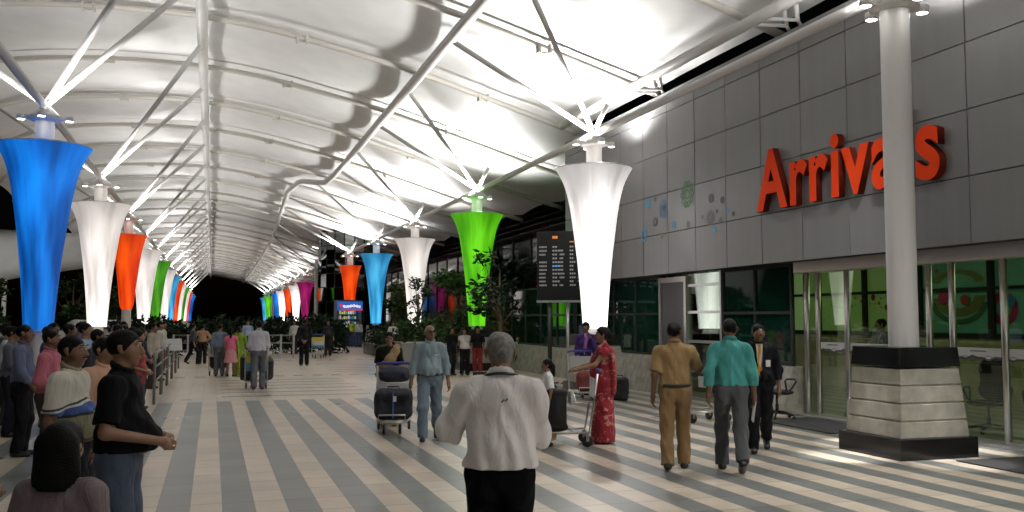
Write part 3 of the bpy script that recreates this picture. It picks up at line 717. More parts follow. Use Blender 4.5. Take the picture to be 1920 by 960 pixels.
ARMS = {  # elbow, wrist offsets from the shoulder for the right arm (x outwards)
    'down': ((.055, -.03, -.28), (.075, .03, -.53)), 'swingf': ((.05, .06, -.27), (.05, .22, -.47)), 'swingb': ((.06, -.11, -.26), (.07, -.13, -.51)),
    'clasp': ((.06, -.03, -.275), (-.095, .20, -.36)), 'claspfat': ((.075, -.01, -.275), (-.085, .285, -.35)), 'push': ((.05, .0, -.28), (.03, .25, -.38)), 'behind': ((.07, -.08, -.27), (-.13, -.17, -.45)),
    'camera_out': ((.115, .08, -.215), (-.06, .30, .01)), 'phone': ((.05, .10, -.25), (-.06, .17, -.01)), 'camera': ((.035, .11, -.25), (-.11, .30, .0)), 'wide': ((.065, -.01, -.275), (.10, .06, -.53)),
    'reach': ((.05, .16, -.21), (.03, .40, -.27)), 'hip': ((.17, -.05, -.22), (.0, .08, -.36)), 'rail': ((.05, .08, -.27), (-.02, .29, -.36)), 'ges': ((.10, .12, -.22), (.02, .34, -.14)),
    'lap': ((.05, .05, -.27), (-.05, .28, -.30))}
def person(x, y, yaw, H, label, top=(.6, .6, .6), bottom=(.05, .05, .06), sleeve='long', tuck=True, arms=('down', 'down'), legs='stand', hair='short', skin=0, fat=.3, fem=False,
           head=0., nod=0., h=.016, toppat=None, botpat=None, wear='trousers', belt=None, loose=.0, extra=None, z=0., lean=0., group=None, glasses=False, hairm=None, drape=None, seed=None):
    seed = (sum(map(ord, label)) % 50) if seed is None else seed
    root = thing('person', label, 'person', (x, y, z), R(yaw), group); sc_ = H / 1.72; root.scale = (sc_,) * 3
    h = h / sc_
    sit = legs == 'sit'; dz = -.43 if sit else 0
    shw = .165 if fem else .185; hipw = .09
    V = lambda *p: np.array(p, float)
    def L(p):                                            # lean the upper body about the hips
        p = np.array(p, float)
        if lean and p[2] > .95: a = R(lean); dzp = p[2] - .95; p = V(p[0], p[1] + dzp * math.sin(a), .95 + dzp * math.cos(a))
        return p + V(0, 0, dz)
    torso = [((-.07, 0, .93), (.07, 0, .93), .118, .118, (1, .88, 1)), ((0, .0, .98), (0, 0, 1.14), .142 + .03 * fat - (.015 if fem else 0), .142 + .025 * fat - (.02 if fem else 0), (1, .76, 1)),
             ((0, 0, 1.12), (0, -.005, 1.32), .14, .160 if not fem else .142, (1, .70, 1)), ((-shw + .045, -.012, 1.385), (shw - .045, -.012, 1.385), .062, .062, (1, 1, 1)),
             ((0, -.015, 1.36), (0, -.005, 1.47), .10, .058, (1.1, .8, 1)), ((0, .04 + .09 * fat, 1.05), (0, .02 + .06 * fat, 1.13), .10 + .035 * fat, .09 + .03 * fat, (1.1, 1, 1))]
    if fem: torso += [((-.07, .075, 1.25), (-.07, .08, 1.245), .062, .06, (1, 1, 1)), ((.07, .075, 1.25), (.07, .08, 1.245), .062, .06, (1, 1, 1))]
    hc = L((0, .012, 1.61))
    th, tn = R(head), R(nod)
    Mz = np.array([[math.cos(th), -math.sin(th), 0], [math.sin(th), math.cos(th), 0], [0, 0, 1]]); Mx = np.array([[1, 0, 0], [0, math.cos(tn), -math.sin(tn)], [0, math.sin(tn), math.cos(tn)]])
    M = Mz @ Mx
    def hd(b, a, c, *r, **kw): b.cap(hc + V(*a), hc + V(*c), *r, M=M, c=hc, **kw)
    sk = Body()
    for a, b, ra, rb, s3 in torso: sk.cap(L(a), L(b), ra * (.9 if a[2] < 1.3 else 1), rb * (.9 if a[2] < 1.3 else 1), s3)
    sk.cap(L((0, -.01, 1.42)), hc + V(0, -.015, -.05), .056 if not fem else .047, .054 if not fem else .045)
    hd(sk, (0, -.015, .032), (0, -.012, .03), .079, .079, sc=(.94, 1.16, 1.08)); hd(sk, (0, .03, -.03), (0, .055, -.085), .056, .030, sc=(1, 1, 1), k=.03)
    hd(sk, (-.03, .045, -.02), (.03, .045, -.02), .04, k=.03)
    fine = h < .0135
    if h < .022:
        hd(sk, (0, .094, .015), (0, .112, -.022), .009, .0145, k=.012)
        hd(sk, (-.016, .098, -.026), (.016, .098, -.026), .010, .010, k=.01)
        hd(sk, (-.034, .082, .034), (.034, .082, .034), .012, .012, k=.015)
        hd(sk, (-.02, .085, -.056), (.02, .085, -.056), .010, .010, k=.012)
        for sx in (-1, 1): hd(sk, (sx * .084, -.012, .012), (sx * .079, -.004, -.022), .021, .014, sc=(.5, 1, 1.15), k=.008)
    limbs = {}
    for sx, pose in ((1, arms[1]), (-1, arms[0])):
        e, wv = ARMS[pose]; S = L((sx * shw, -.01, 1.385)); fx = lambda o: S + V(sx * o[0], o[1], o[2])
        E_, Wr = fx(e), fx(wv); limbs[sx] = (S, E_, Wr)
        sk.cap(S, E_, .050 if not fem else .043, .040 if not fem else .034); sk.cap(E_, Wr, .040 if not fem else .034, .027)
        d = (Wr - E_) / np.linalg.norm(Wr - E_)
        if pose in ('clasp', 'claspfat'): d = V(-sx * .93, .18, -.32); d /= np.linalg.norm(d)
        if pose in ('push', 'reach', 'rail'): d = (d + V(0, .5, -.2)); d /= np.linalg.norm(d)
        lat = V(0, 1, .0) if abs(d[2]) > .75 else V(-sx * .25, 0, 1.) if pose in ('phone', 'camera', 'camera_out', 'ges', 'clasp', 'claspfat', 'behind') else V(sx, 0, 0)
        lat = lat - d * (lat @ d); lat /= np.linalg.norm(lat); nrm = np.cross(d, lat); 
        if nrm @ V(-sx, 0, 0) < 0 and abs(d[2]) > .75: nrm = -nrm
        pc = Wr + d * .075
        sk.cap(Wr + d * .01 - lat * .004, pc - lat * .014, .025, .024, k=.02); sk.cap(Wr + d * .01 + lat * .004, pc + lat * .014, .025, .022, k=.02)
        fr = max(.0085, .62 * h)
        for q, (o, ln) in enumerate(((-.030, .058), (-.010, .072), (.010, .078), (.029, .068))):
            p0 = pc + lat * o; p1 = p0 + d * ln * .5 + nrm * .010; p2 = p1 + d * ln * .32 + nrm * ln * .42
            sk.cap(p0, p1, fr, fr * .95, k=.006); sk.cap(p1, p2, fr * .95, fr * .85, k=.006)
        t0 = Wr + d * .025 + lat * .024; t1 = t0 + lat * .026 + d * .03 + nrm * .012; sk.cap(t0, t1, fr * 1.25, fr * 1.1, k=.012); sk.cap(t1, t1 + d * .028 + nrm * .012, fr * 1.1, fr * .9, k=.006)
    st = {'stand': ((0, 0, 0), (0, 0, 0)), 'walk': ((.20, .0, .10), (-.26, .10, -.12)), 'walk2': ((-.26, .10, -.12), (.20, .0, .10)), 'step': ((.12, 0, .06), (-.14, .02, -.05)), 'step2': ((-.14, .02, -.05), (.12, 0, .06)), 'sit': ((0, 0, 0), (0, 0, 0))}[legs]
    lg = {}
    for sx, (fy, lift, ky) in ((1, st[0]), (-1, st[1])):
        hip = V(sx * hipw, 0, .90 + dz)
        if sit: kn = hip + V(sx * .05, .42, .0); an = V(sx * .13, .44, .08)
        else: kn = V(sx * (hipw + .008), .02 + fy * .5 + (ky if fy > 0 else .02), .485); an = V(sx * (hipw + .012), -.02 + fy, .08 + lift)
        lg[sx] = (hip, kn, an); tl = -.75 if lift > .05 else 0
        q_ = .78 if wear == 'trousers' else 1.; sk.cap(hip, kn, .086 * q_, .055 * q_); sk.cap(kn, kn * .6 + an * .4 + V(0, -.02, 0), .052 * q_, .054 * q_); sk.cap(kn * .6 + an * .4 + V(0, -.02, 0), an, .052 * q_, .036)
        sk.cap(an + V(0, -.03, -.042), an + V(0, .13, -.05 + tl * .13), .034, .028, sc=(1.15, 1, 1))
    sk.mesh('body', h, SKINS[skin], k=.03, parent=root)
    # ---- clothes
    g = .012 + loose
    tp = Body()
    for a, b, ra, rb, s3 in torso: tp.cap(L(a), L(b), ra, rb, s3)
    hem = .97 + dz if tuck else (.80 + dz if tuck is False else tuck)
    if tuck is True: tp.cap(L((0, .005, 1.0)), L((0, .005, 1.06)), .155 + .03 * fat, .155 + .03 * fat, (1, .80, 1))
    elif not sit: tp.cap((0, 0, hem), L((0, 0, 1.05)), .165, .15 + .03 * fat, (1, .82, 1))
    for sx in (1, -1):
        S, E_, Wr = limbs[sx]
        if sleeve == 'long':
            tp.cap(S, E_, .054, .046); tp.cap(E_, Wr, .046, .036, cutb=True)
        elif sleeve == 'short':
            tp.cap(S, S + (E_ - S) * .82, .062, .062, cutb=True)
        elif sleeve == 'cap': tp.cap(S, S + (E_ - S) * .35, .055, .055, cutb=True)
    nk = L((0, -.005, 1.475))
    cuts = [lambda X, Y, Z: hem - Z, lambda X, Y, Z: Z - (nk[2] + .012 - .20 * (Y - nk[1]))]
    if sit: cuts[0] = lambda X, Y, Z: (.47 - Z)
    tp.mesh('top', h, cloth(top, toppat), k=.04, grow=g, cuts=cuts, parent=root, noise=.0075 if h < .0135 else .005, seed=seed, pleat=(1.36 + dz, hem) if h < .016 else None, fold=loose > 0)
    if sleeve in ('long', 'short') and h < .02 and not fem:
        cl = Body()
        pts = [nk + V(.066 * math.cos(a), .064 * math.sin(a) + .004, .018 - .028 * math.sin(a)) for a in np.linspace(0, 2 * PI, 13)]
        for a, b in zip(pts[:-1], pts[1:]): cl.cap(a, b, .0135, .0135, sc=(1, 1, 1.7))
        cl.mesh('collar', min(h, .012), cloth(top, None if toppat == 'polo' else toppat), k=.01, parent=root)
    if wear == 'trousers':
        bt = Body()
        bt.cap(V(-.07, 0, .93 + dz), V(.07, 0, .93 + dz), .118, .118, (1, .9, 1)); bt.cap(V(0, .0, .95 + dz), V(0, 0, 1.0 + dz), .142 + .02 * fat, .14 + .02 * fat, (1, .80, 1))
        for sx in (1, -1):
            hip, kn, an = lg[sx]; bt.cap(hip, kn, .092, .070); bt.cap(kn, an + V(0, -.005, -.03), .070, .064, cutb=True); bt.cap(hip + V(-sx * .01, -.05, .02), hip + V(0, -.04, -.06), .07, .07)
        bt.mesh('trousers', h, cloth(bottom, botpat), k=.03, grow=.012, cuts=[lambda X, Y, Z: Z - (1.0 + dz)], parent=root, noise=.007 if h < .016 else .005, seed=seed + 7)
    else:
        bt = Body(); hz = {'skirt': .42, 'sari': .03, 'dress': .5, 'long': .12}[wear]
        bt.cap(V(0, 0, .95 + dz), V(0, 0, .80 + dz), .155, .17, (1, .85, 1)); 
        if sit:
            for sx in (1, -1): hip, kn, an = lg[sx]; bt.cap(hip, kn, .10, .10); bt.cap(kn, an, .10, .11)
        else: bt.cap(V(0, 0, .82), V(0, .01, hz), .165, .25 if wear == 'dress' else .215, (1, .85, 1), cutb=True)
        bt.mesh('skirt', h, cloth(bottom, botpat), k=.05, grow=.008, cuts=[lambda X, Y, Z: Z - (1.0 + dz), lambda X, Y, Z: hz - Z] if not sit else [lambda X, Y, Z: Z - (1.0 + dz), lambda X, Y, Z: .04 - Z], parent=root, noise=.008, seed=seed + 3)
        if drape:
            dr = Body(); pp = [L((.15, .02, .98)), L((.08, .12, 1.10)), L((-.02, .135, 1.22)), L((-.11, .07, 1.38)), L((-.135, -.02, 1.455)), L((-.13, -.11, 1.34)), L((-.10, -.13, 1.05)), L((-.08, -.13, .80))]
            rr = [.07, .085, .09, .07, .055, .07, .085, .09]
            for i in range(len(pp) - 1): dr.cap(pp[i], pp[i + 1], rr[i], rr[i + 1], (1.1, .62, 1))
            dr.mesh('sari_drape', h, cloth(drape, toppat if drape == top else None), k=.04, parent=root, noise=.004, seed=seed)
    if belt:
        be = Body(); be.cap(V(0, 0, .975 + dz), V(0, 0, 1.0 + dz), .156 + .03 * fat, .156 + .03 * fat, (1, .82, 1)); be.mesh('belt', min(h, .014), BLACK, grow=.032, cuts=[lambda X, Y, Z: Z - (1.005 + dz), lambda X, Y, Z: (.968 + dz) - Z], parent=root)
    for sx in (1, -1):
        hip, kn, an = lg[sx]; tl = -.75 if an[2] > .13 else 0
        sh = Body(); sh.cap(an + V(0, -.035, -.042), an + V(0, .14, -.05 + tl * .13), .037, .031, sc=(1.15, 1, 1)); sh.mesh('shoe', max(min(h, .02), .01), SHOE, grow=.007, cuts=[lambda X, Y, Z: .002 - Z], parent=root)
    # ---- hair and face
    hm = hairm or HAIRM
    iM = M.T
    def loc(X, Y, Z): return [iM[i, 0] * (X - hc[0]) + iM[i, 1] * (Y - hc[1]) + iM[i, 2] * (Z - hc[2]) for i in range(3)]
    hb = Body(); G = .008 if hair in ('short', 'bald') else .018
    hd(hb, (0, -.015, .032), (0, -.012, .03), .079, .079, sc=(.95, 1.16, 1.10))
    def c_front(X, Y, Z): a, b, c = loc(X, Y, Z); return (.80 * b - .60 * c) - (.022 if hair != 'bald' else .01)
    def c_low(X, Y, Z): a, b, c = loc(X, Y, Z); return -.068 - c
    def c_ear(X, Y, Z): a, b, c = loc(X, Y, Z); return np.minimum(b + .02, -.02 - c)      # keep clear in front of the ears
    cuts = [c_front, c_low, c_ear]
    if hair == 'bald': cuts.append(lambda X, Y, Z: loc(X, Y, Z)[2] - .045); G = .006
    if hair == 'long':
        hd(hb, (0, -.06, .02), (0, -.085, -.30), .075, .085, sc=(1.25, .6, 1)); cuts = [c_front, lambda X, Y, Z: hc[2] - .34 - Z]
    if hair == 'bun': hd(hb, (0, -.115, -.01), (0, -.13, -.015), .042, .04, k=.01)
    if hair == 'pony': hd(hb, (0, -.10, .01), (0, -.135, -.03), .03, .03, k=.01); hd(hb, (0, -.135, -.03), (0, -.14, -.22), .028, .018, k=.01); cuts = [c_front, lambda X, Y, Z: hc[2] - .24 - Z]
    hb.mesh('hair', min(h, .02), hm, k=.02, grow=G, cuts=cuts, parent=root, noise=.005, seed=seed)
    if h < .022:
        P3 = lambda a: Vector((hc + M @ V(*a)).tolist())
        eb = MB()
        for sx in (-1, 1):
            eb.tube([P3((sx * .016, .094, .047)), P3((sx * .033, .096, .052)), P3((sx * .052, .082, .046))], [.0035, .0045, .003], 6)
        eb.build('eyebrows', HAIRM if hairm is None else hm, root)
        if glasses:
            gm_ = MB()
            for sx in (-1, 1):
                gm_.tube([P3((sx * .012, .106, .028)), P3((sx * .034, .108, .030)), P3((sx * .056, .098, .028))], [.012, .018, .013], 8)
                gm_.tube([P3((sx * .056, .098, .034)), P3((sx * .082, .0, .034))], .003, 5)
            gm_.tube([P3((-.013, .107, .034)), P3((.013, .107, .034))], .003, 5); gm_.build('glasses', EYEB, root)
        else:
            for sx in (-1, 1):
                ey = MB(); n = 8; c0 = P3((sx * .033, .0855, .020)); fw = Vector((M @ V(0, 1, 0)).tolist()); ri = Vector((M @ V(1, 0, 0)).tolist()); up = Vector((M @ V(0, 0, 1)).tolist())
                for rad, dp, mi in ((.0135, .0, 0), (.0065, .0065, 1)):
                    ey.mi = mi; vs = []; N = 10
                    for j in range(5):
                        ph = PI / 2 * j / 4
                        for q in range(N):
                            t = 2 * PI * q / N; vs.append(c0 + ri * rad * math.cos(t) * math.cos(ph) + up * rad * .55 * math.sin(t) * math.cos(ph) + fw * (dp + rad * .55 * math.sin(ph)))
                    ey.add(vs, [(j * N + q, j * N + (q + 1) % N, (j + 1) * N + (q + 1) % N, (j + 1) * N + q) for j in range(4) for q in range(N)])
                ey.build('eye', [EYEW, EYEB], root, True)
        mo = MB(); mo.tube([P3((-.024, .088, -.058)), P3((-.01, .0985, -.055)), P3((0, .099, -.057)), P3((.01, .0985, -.055)), P3((.024, .088, -.058))], [.002, .0045, .005, .0045, .002], 6); mo.build('mouth', LIPS, root, True)
        if hair == 'moust' or extra == 'moustache':
            mu = MB(); mu.tube([P3((-.03, .09, -.045)), P3((0, .106, -.038)), P3((.03, .09, -.045))], [.003, .007, .003], 6); mu.build('moustache', hm, root, True)
    return root, limbs, L
def badge(root, p=(.08, .14, 1.2), lan=(.2, .3, .5)):
    m = MB(); m.box(p[0] - .03, p[0] + .03, p[1] - .004, p[1] + .012, p[2] - .045, p[2] + .045); m.build('badge', BADGE, root)
FINE, MID, FAR_, VFAR = .0115, .0145, .02, .028

# ---- right hand side and middle of the walkway
CW = 'crowd waiting along the left side'
p, _, _ = person(1.53, 4.98, -15, 1.665, 'grey haired man from behind in loose white shirt and black trousers holding a camera', (.84, .80, .79), (.004, .004, .005), arms=('camera_out', 'camera'), fat=.6, h=FINE, hairm=HAIRG, loose=.016, tuck=1.035, head=-4, nod=4, legs='stand')
m = MB(); pts = [(.108 * math.cos(a), .005 + .098 * math.sin(a), 1.472 - .03 * math.sin(a)) for a in np.linspace(PI * .9, PI * 2.1, 14)]; pts = [(-.10, .10, 1.36)] + pts + [(.10, .10, 1.36)]
m.tube(pts, .009, 6); m.build('camera_strap', BLACK, p, True)
m = MB(); m.tube([(.0, -.152, 1.345), (.015, -.152, 1.36), (.022, -.152, 1.35), (.034, -.150, 1.366)], .004, 5); m.build('shirt_mark', BLACK, p)
cam_prop = thing('camera', 'small black camera held up by the white shirted man', 'camera', (1.55, 5.42, 1.40), R(-15))
m = MB(); m.box(-.055, .055, -.02, .02, -.035, .035); m.build('camera_body', BLACK, cam_prop); m = MB(); m.lathe([(.028, 0), (.028, .04)], 16); o = m.build('lens', BLACK, cam_prop); o.rotation_euler = (R(-90), 0, 0); o.location = (0, .02, 0)

p, _, _ = person(5.19, 9.92, -25, 1.70, 'man in khaki uniform shirt and trousers with black belt, walking away', (.29, .185, .085), (.24, .15, .068), 'short', arms=('down', 'ges'), fat=.2, h=FINE, belt=True, head=-28, legs='step', skin=1)
p, lb2, _ = person(5.73, 9.58, -28, 1.74, 'man in turquoise shirt and grey trousers walking away with a folded paper in hand', (.055, .27, .25), (.075, .08, .085), arms=('swingb', 'down'), fat=.25, h=FINE, legs='walk2', skin=1)
w_ = p.matrix_basis @ Vector(lb2[1][2].tolist())
m = MB(); m.box(-.004, .004, -.05, .06, -.19, .05); o = m.build('paper_sheet', BADGE); tag(o, 'white folded paper in the turquoise shirted man\'s right hand', 'paper'); o.location = w_ + Vector((.02, .03, -.11)); o.rotation_euler = (R(8), R(6), R(-20))
p, _, _ = person(6.98, 10.95, 152, 1.67, 'man in black suit with gold tie facing the camera behind the turquoise shirt', (.010, .010, .012), (.010, .010, .012), tuck=.80, arms=('down', 'swingf'), h=FINE, legs='walk', head=18, skin=1, loose=.012)
m = MB(); m.add([(-.045, .135, 1.46), (.045, .135, 1.46), (.028, .178, 1.20), (-.028, .178, 1.20), (0, .172, 1.08)], [(0, 3, 4, 2, 1)]); m.add([(-.045, .10, 1.46), (.045, .10, 1.46), (.028, .14, 1.20), (-.028, .14, 1.20)], [(0, 1, 2, 3)])
m.build('shirt_front', cloth((.6, .56, .5)), p)
m = MB(); m.add([(-.017, .142, 1.45), (.017, .142, 1.45), (.026, .186, 1.2), (.033, .188, 1.08), (0, .188, 1.02), (-.033, .188, 1.08), (-.026, .186, 1.2)], [tuple(range(6, -1, -1))]); m.add([(-.02, .148, 1.455), (.02, .148, 1.455), (.014, .15, 1.42), (-.014, .15, 1.42)], [(3, 2, 1, 0)])
m.build('tie', cloth((.42, .22, .03)), p); badge(p, (-.11, .165, 1.2))
p, _, _ = person(5.3, 12.29, 74, 1.62, 'woman in red patterned sari gripping the handle of a luggage trolley', (.23, .016, .026), (.23, .016, .026), 'cap', tuck=False, arms=('reach', 'reach'), hair='bun', fem=True, fat=.45, h=FINE, wear='sari', drape=(.23, .016, .026), toppat='floral', botpat='floral')
p, _, _ = person(8.0, 19.5, 158, 1.66, 'woman in dark purple uniform with lilac scarf speaking on a phone', (.035, .014, .10), (.035, .014, .10), tuck=.78, arms=('phone', 'down'), hair='bun', fem=True, h=MID, wear='skirt', skin=1)
m = MB(); m.tube([(0, .11, 1.47), (-.015, .155, 1.36), (.012, .165, 1.25), (.03, .165, 1.12)], [.05, .045, .035, .045], 8); m.build('scarf', cloth((.38, .13, .42)), p, True); badge(p, (.02, .17, 1.05))
p, _, _ = person(4.46, 12.3, 80, 1.18, 'girl with a ponytail in white top and long yellow skirt', (.70, .70, .70), (.62, .30, .02), 'short', tuck=False, hair='pony', fem=True, fat=.1, h=FINE, wear='long', botpat='border')
p, _, _ = person(3.05, 13.44, 166, 1.65, 'bald old man with glasses in grey blue shirt and trousers walking towards the camera', (.21, .27, .30), (.13, .175, .22), arms=('wide', 'wide'), hair='bald', hairm=HAIRG, fat=.45, h=FINE, legs='walk', glasses=True, skin=1, belt=True, head=22)
m = MB(); m.box(-.13, -.07, .165, .176, 1.275, 1.29); m.build('pocket_pen', BADGE, p)
p, _, _ = person(2.80, 15.35, 167, 1.53, 'woman with sunglasses in black blouse and tan sari pushing a loaded trolley', (.012, .012, .012), (.27, .19, .10), 'short', tuck=False, arms=('push', 'push'), hair='bun', fem=True, fat=.4, h=MID, wear='sari', drape=(.33, .23, .12), glasses=True, lean=10)
p, _, _ = person(7.50, 28.2, 175, 1.46, 'woman in white tunic with a name badge and black trousers behind the old man', (.66, .64, .60), (.01, .01, .012), 'cap', tuck=.68, arms=('behind', 'behind'), hair='long', fem=True, h=FAR_, head=-30); badge(p, (0, .14, 1.15))
person(7.86, 28.0, 150, 1.52, 'woman in black top and dark red trousers beside the white tunic woman', (.012, .011, .012), (.16, .02, .018), 'short', tuck=.85, hair='long', fem=True, h=FAR_, head=30)
person(7.12, 28.4, -150, 1.50, 'person in black clothes left of the white tunic woman', (.012, .012, .013), (.014, .014, .016), 'short', tuck=.85, h=FAR_)
person(10.97, 31.8, 100, 1.62, 'person in speckled white shirt sitting on the planter edge', (.42, .42, .36), (.02, .02, .022), legs='sit', arms=('rail', 'rail'), h=FAR_, toppat='spots', lean=18)
person(10.25, 31.3, 175, 1.55, 'person in pale teal shirt sitting at the planter behind the white shirted man', (.22, .34, .32), (.03, .03, .03), legs='sit', arms=('lap', 'lap'), h=FAR_)
person(8.13, 43.7, 160, 1.6, 'person in white shirt sitting beyond the tan sari woman', (.62, .62, .6), (.18, .03, .04), legs='sit', arms=('lap', 'lap'), h=FAR_, z=.42)
person(3.31, 35.8, -5, 1.73, 'slim man in black standing alone with hands clasped behind him', (.010, .010, .011), (.010, .010, .011), arms=('behind', 'behind'), h=FAR_, fat=.1)
person(1.12, 24.1, -3, 1.70, 'man in light grey shirt pushing a trolley away down the walkway', (.50, .50, .54), (.10, .105, .12), arms=('push', 'push'), legs='step', h=MID, fat=.35, lean=6)
person(.57, 29.86, -8, 1.45, 'girl in pink top and pale pink skirt walking away', (.72, .16, .26), (.62, .30, .32), 'cap', tuck=.95, wear='dress', hair='pony', fem=True, h=FAR_, fat=.15)
person(.24, 30.1, -4, 1.58, 'man in grey blue shirt left of the girl in pink', (.16, .20, .27), (.08, .085, .09), h=FAR_)
person(.82, 30.1, 5, 1.50, 'woman in lime green sari right of the girl in pink', (.16, .25, .02), (.22, .32, .03), 'short', tuck=False, wear='sari', drape=(.24, .34, .03), hair='bun', fem=True, h=FAR_)
person(-.68, 38.3, -80, 1.55, 'man in dark grey shirt striding in front of the fence', (.05, .06, .07), (.012, .012, .014), legs='walk', h=FAR_)
person(-.33, 38.4, -10, 1.52, 'man in peach shirt beside the striding dark shirted one', (.46, .28, .17), (.02, .015, .015), arms=('hip', 'hip'), h=FAR_)
person(1.64, 46.5, 170, 1.68, 'man in pale blue shirt beyond the fence and the pink girl', (.34, .44, .62), (.03, .03, .04), h=VFAR)
person(3.9, 47.5, 150, 1.66, 'person in white shirt behind the fence near the slim man in black', (.6, .6, .58), (.03, .03, .04), h=VFAR)
person(5.2, 44.5, 170, 1.68, 'person in dark clothes behind the parked trolley', (.02, .02, .025), (.015, .015, .015), h=VFAR)
person(7.55, 58.9, -60, 1.72, 'person in white trousers leaning by the kiosk', (.04, .04, .05), (.55, .53, .5), h=VFAR)
person(8.25, 58.6, 160, 1.68, 'person in yellow green shirt at the kiosk counter', (.35, .42, .06), (.02, .03, .08), h=VFAR)
person(8.7, 58.5, 150, 1.66, 'person in pale shirt at the right end of the kiosk', (.52, .56, .5), (.02, .03, .08), h=VFAR)
person(6.7, 60.5, -90, 1.68, 'dark dressed person left of the kiosk under the bare column', (.025, .022, .02), (.02, .02, .02), h=VFAR)
person(12.45, 15.2, 60, 1.74, 'dark haired person inside the lobby behind the stone column base', (.05, .05, .06), (.02, .02, .02), h=MID)

# ---- waiting crowd on the left
p, _, _ = person(-.52, 6.27, -100, 1.67, 'young man in black shirt and blue jeans standing in profile with hands clasped', (.006, .006, .007), (.055, .075, .115), 'short', tuck=.97, arms=('claspfat', 'claspfat'), fat=.7, h=FINE, group=CW)
p, _, _ = person(-.95, 7.35, -106, 1.62, 'man in cream polo shirt with blue chest stripes', (.3, .3, .2), (.02, .02, .025), 'short', tuck=.90, arms=('down', 'down'), fat=.9, h=FINE, toppat='polo', extra='moustache', skin=1, group=CW, head=-6)
person(-.86, 8.6, -135, 1.58, 'man with glasses in peach shirt behind the striped polo', (.55, .33, .22), (.04, .04, .05), 'long', arms=('down', 'down'), h=FINE, glasses=True, skin=2, group=CW, head=14)
person(-2.3, 13.43, -98, 1.66, 'tall man in slate blue long sleeved shirt and black trousers', (.10, .115, .20), (.010, .010, .012), arms=('hip', 'swingf'), h=MID, skin=1, group=CW)
person(-2.51, 16.69, -70, 1.62, 'man in royal blue shirt and khaki trousers', (.035, .065, .24), (.21, .19, .13), h=MID, skin=1, group=CW)
person(-1.75, 11.8, -100, 1.62, 'man in pink shirt looking right', (.38, .11, .15), (.05, .04, .04), arms=('down', 'clasp'), h=MID, skin=1, group=CW)
person(-.54, 4.02, -22, 1.335, 'girl with long black hair and pale pink top in the near corner', (.14, .105, .115), (.03, .03, .04), 'short', tuck=.85, hair='long', fem=True, h=FINE, fat=.4, group=CW)
person(-1.25, 5.65, -102, 1.44, 'woman in black at the frame edge with hands held together', (.010, .010, .012), (.012, .012, .014), 'short', tuck=.85, arms=('clasp', 'clasp'), hair='bun', fem=True, h=FINE, group=CW)
for (x, y, yaw, H, top, bot, sl, lab, hair, fem) in (
    (-2.18, 16.5, -80, 1.66, (.02, .02, .025), (.02, .02, .02), 'long', 'man in black shirt behind the slate blue one', 'short', 0),
    (-2.85, 15.7, -95, 1.63, (.09, .10, .13), (.02, .02, .03), 'long', 'man in dark grey shirt near the foot of the blue lantern', 'short', 0),
    (-2.75, 18.8, -100, 1.67, (.14, .05, .05), (.03, .03, .03), 'long', 'man in maroon shirt under the blue lantern', 'short', 0),
    (-1.80, 15.3, -95, 1.68, (.30, .42, .62), (.03, .03, .05), 'long', 'man in light blue shirt under the white lantern', 'short', 0),
    (-1.45, 13.6, -110, 1.60, (.03, .03, .04), (.03, .03, .04), 'short', 'man in charcoal shirt between the polo and the peach shirt', 'short', 0),
    (-1.62, 18.4, -90, 1.64, (.50, .50, .50), (.03, .03, .03), 'long', 'man in white shirt half hidden behind the peach shirt', 'short', 0),
    (-1.69, 20.4, -90, 1.60, (.05, .04, .03), (.03, .03, .03), 'long', 'person in dark brown shirt behind the black shirted youth', 'long', 1),
    (-1.10, 15.7, -100, 1.57, (.28, .05, .06), (.05, .05, .06), 'short', 'woman in dark red top next to the railing', 'bun', 1),
    (-1.32, 17.6, -105, 1.60, (.10, .34, .36), (.04, .04, .05), 'short', 'person in aqua shirt leaning at the railing', 'short', 0),
    (-1.30, 19.6, -95, 1.57, (.02, .02, .03), (.02, .02, .02), 'short', 'person in navy shirt at the end of the railing', 'short', 0),
    (-1.42, 25.2, -100, 1.63, (.42, .38, .30), (.05, .04, .04), 'long', 'man in beige shirt behind the railing', 'short', 0),
    (-1.40, 28.4, -95, 1.66, (.60, .57, .50), (.06, .05, .05), 'long', 'man in cream shirt holding a sign at the railing', 'short', 0),
    (-1.45, 31.2, -95, 1.66, (.58, .55, .52), (.20, .08, .05), 'long', 'person in off white shirt at the far end of the railing', 'short', 0),
    (-3.23, 17.4, -80, 1.62, (.50, .52, .56), (.05, .05, .05), 'long', 'man in pale shirt left of the blue lantern', 'short', 0),
    (-3.0, 14.2, -95, 1.58, (.03, .025, .025), (.02, .02, .02), 'long', 'woman in dark brown top at the far left', 'long', 1),
    (-2.96, 24.1, -90, 1.66, (.10, .08, .16), (.03, .03, .03), 'long', 'man in violet shirt far behind under the white lantern', 'short', 0),
    (-2.02, 22.0, -85, 1.70, (.34, .42, .60), (.03, .03, .03), 'long', 'man in sky blue shirt behind the white lantern foot', 'short', 0),
    (-2.2, 26.5, -90, 1.68, (.20, .18, .15), (.03, .03, .03), 'short', 'man in taupe shirt under the orange lantern', 'short', 0),
    (-2.6, 29.5, -90, 1.70, (.45, .45, .44), (.03, .03, .03), 'short', 'man in pale grey shirt beyond the orange lantern', 'short', 0),
    (-3.9, 20.8, -90, 1.66, (.04, .05, .09), (.03, .03, .03), 'long', 'man in navy shirt at the left edge behind the pale shirt', 'short', 0)):
    person(x, y, yaw, H, lab, top, bot, sl, tuck=random.random() < .5, hair=hair, fem=bool(fem), h=FAR_ if y > 14.5 else MID, skin=random.randrange(3), group=CW, arms=random.choice((('down', 'down'), ('clasp', 'clasp'), ('down', 'rail'))), head=random.uniform(-25, 25), fat=random.uniform(.1, .5))
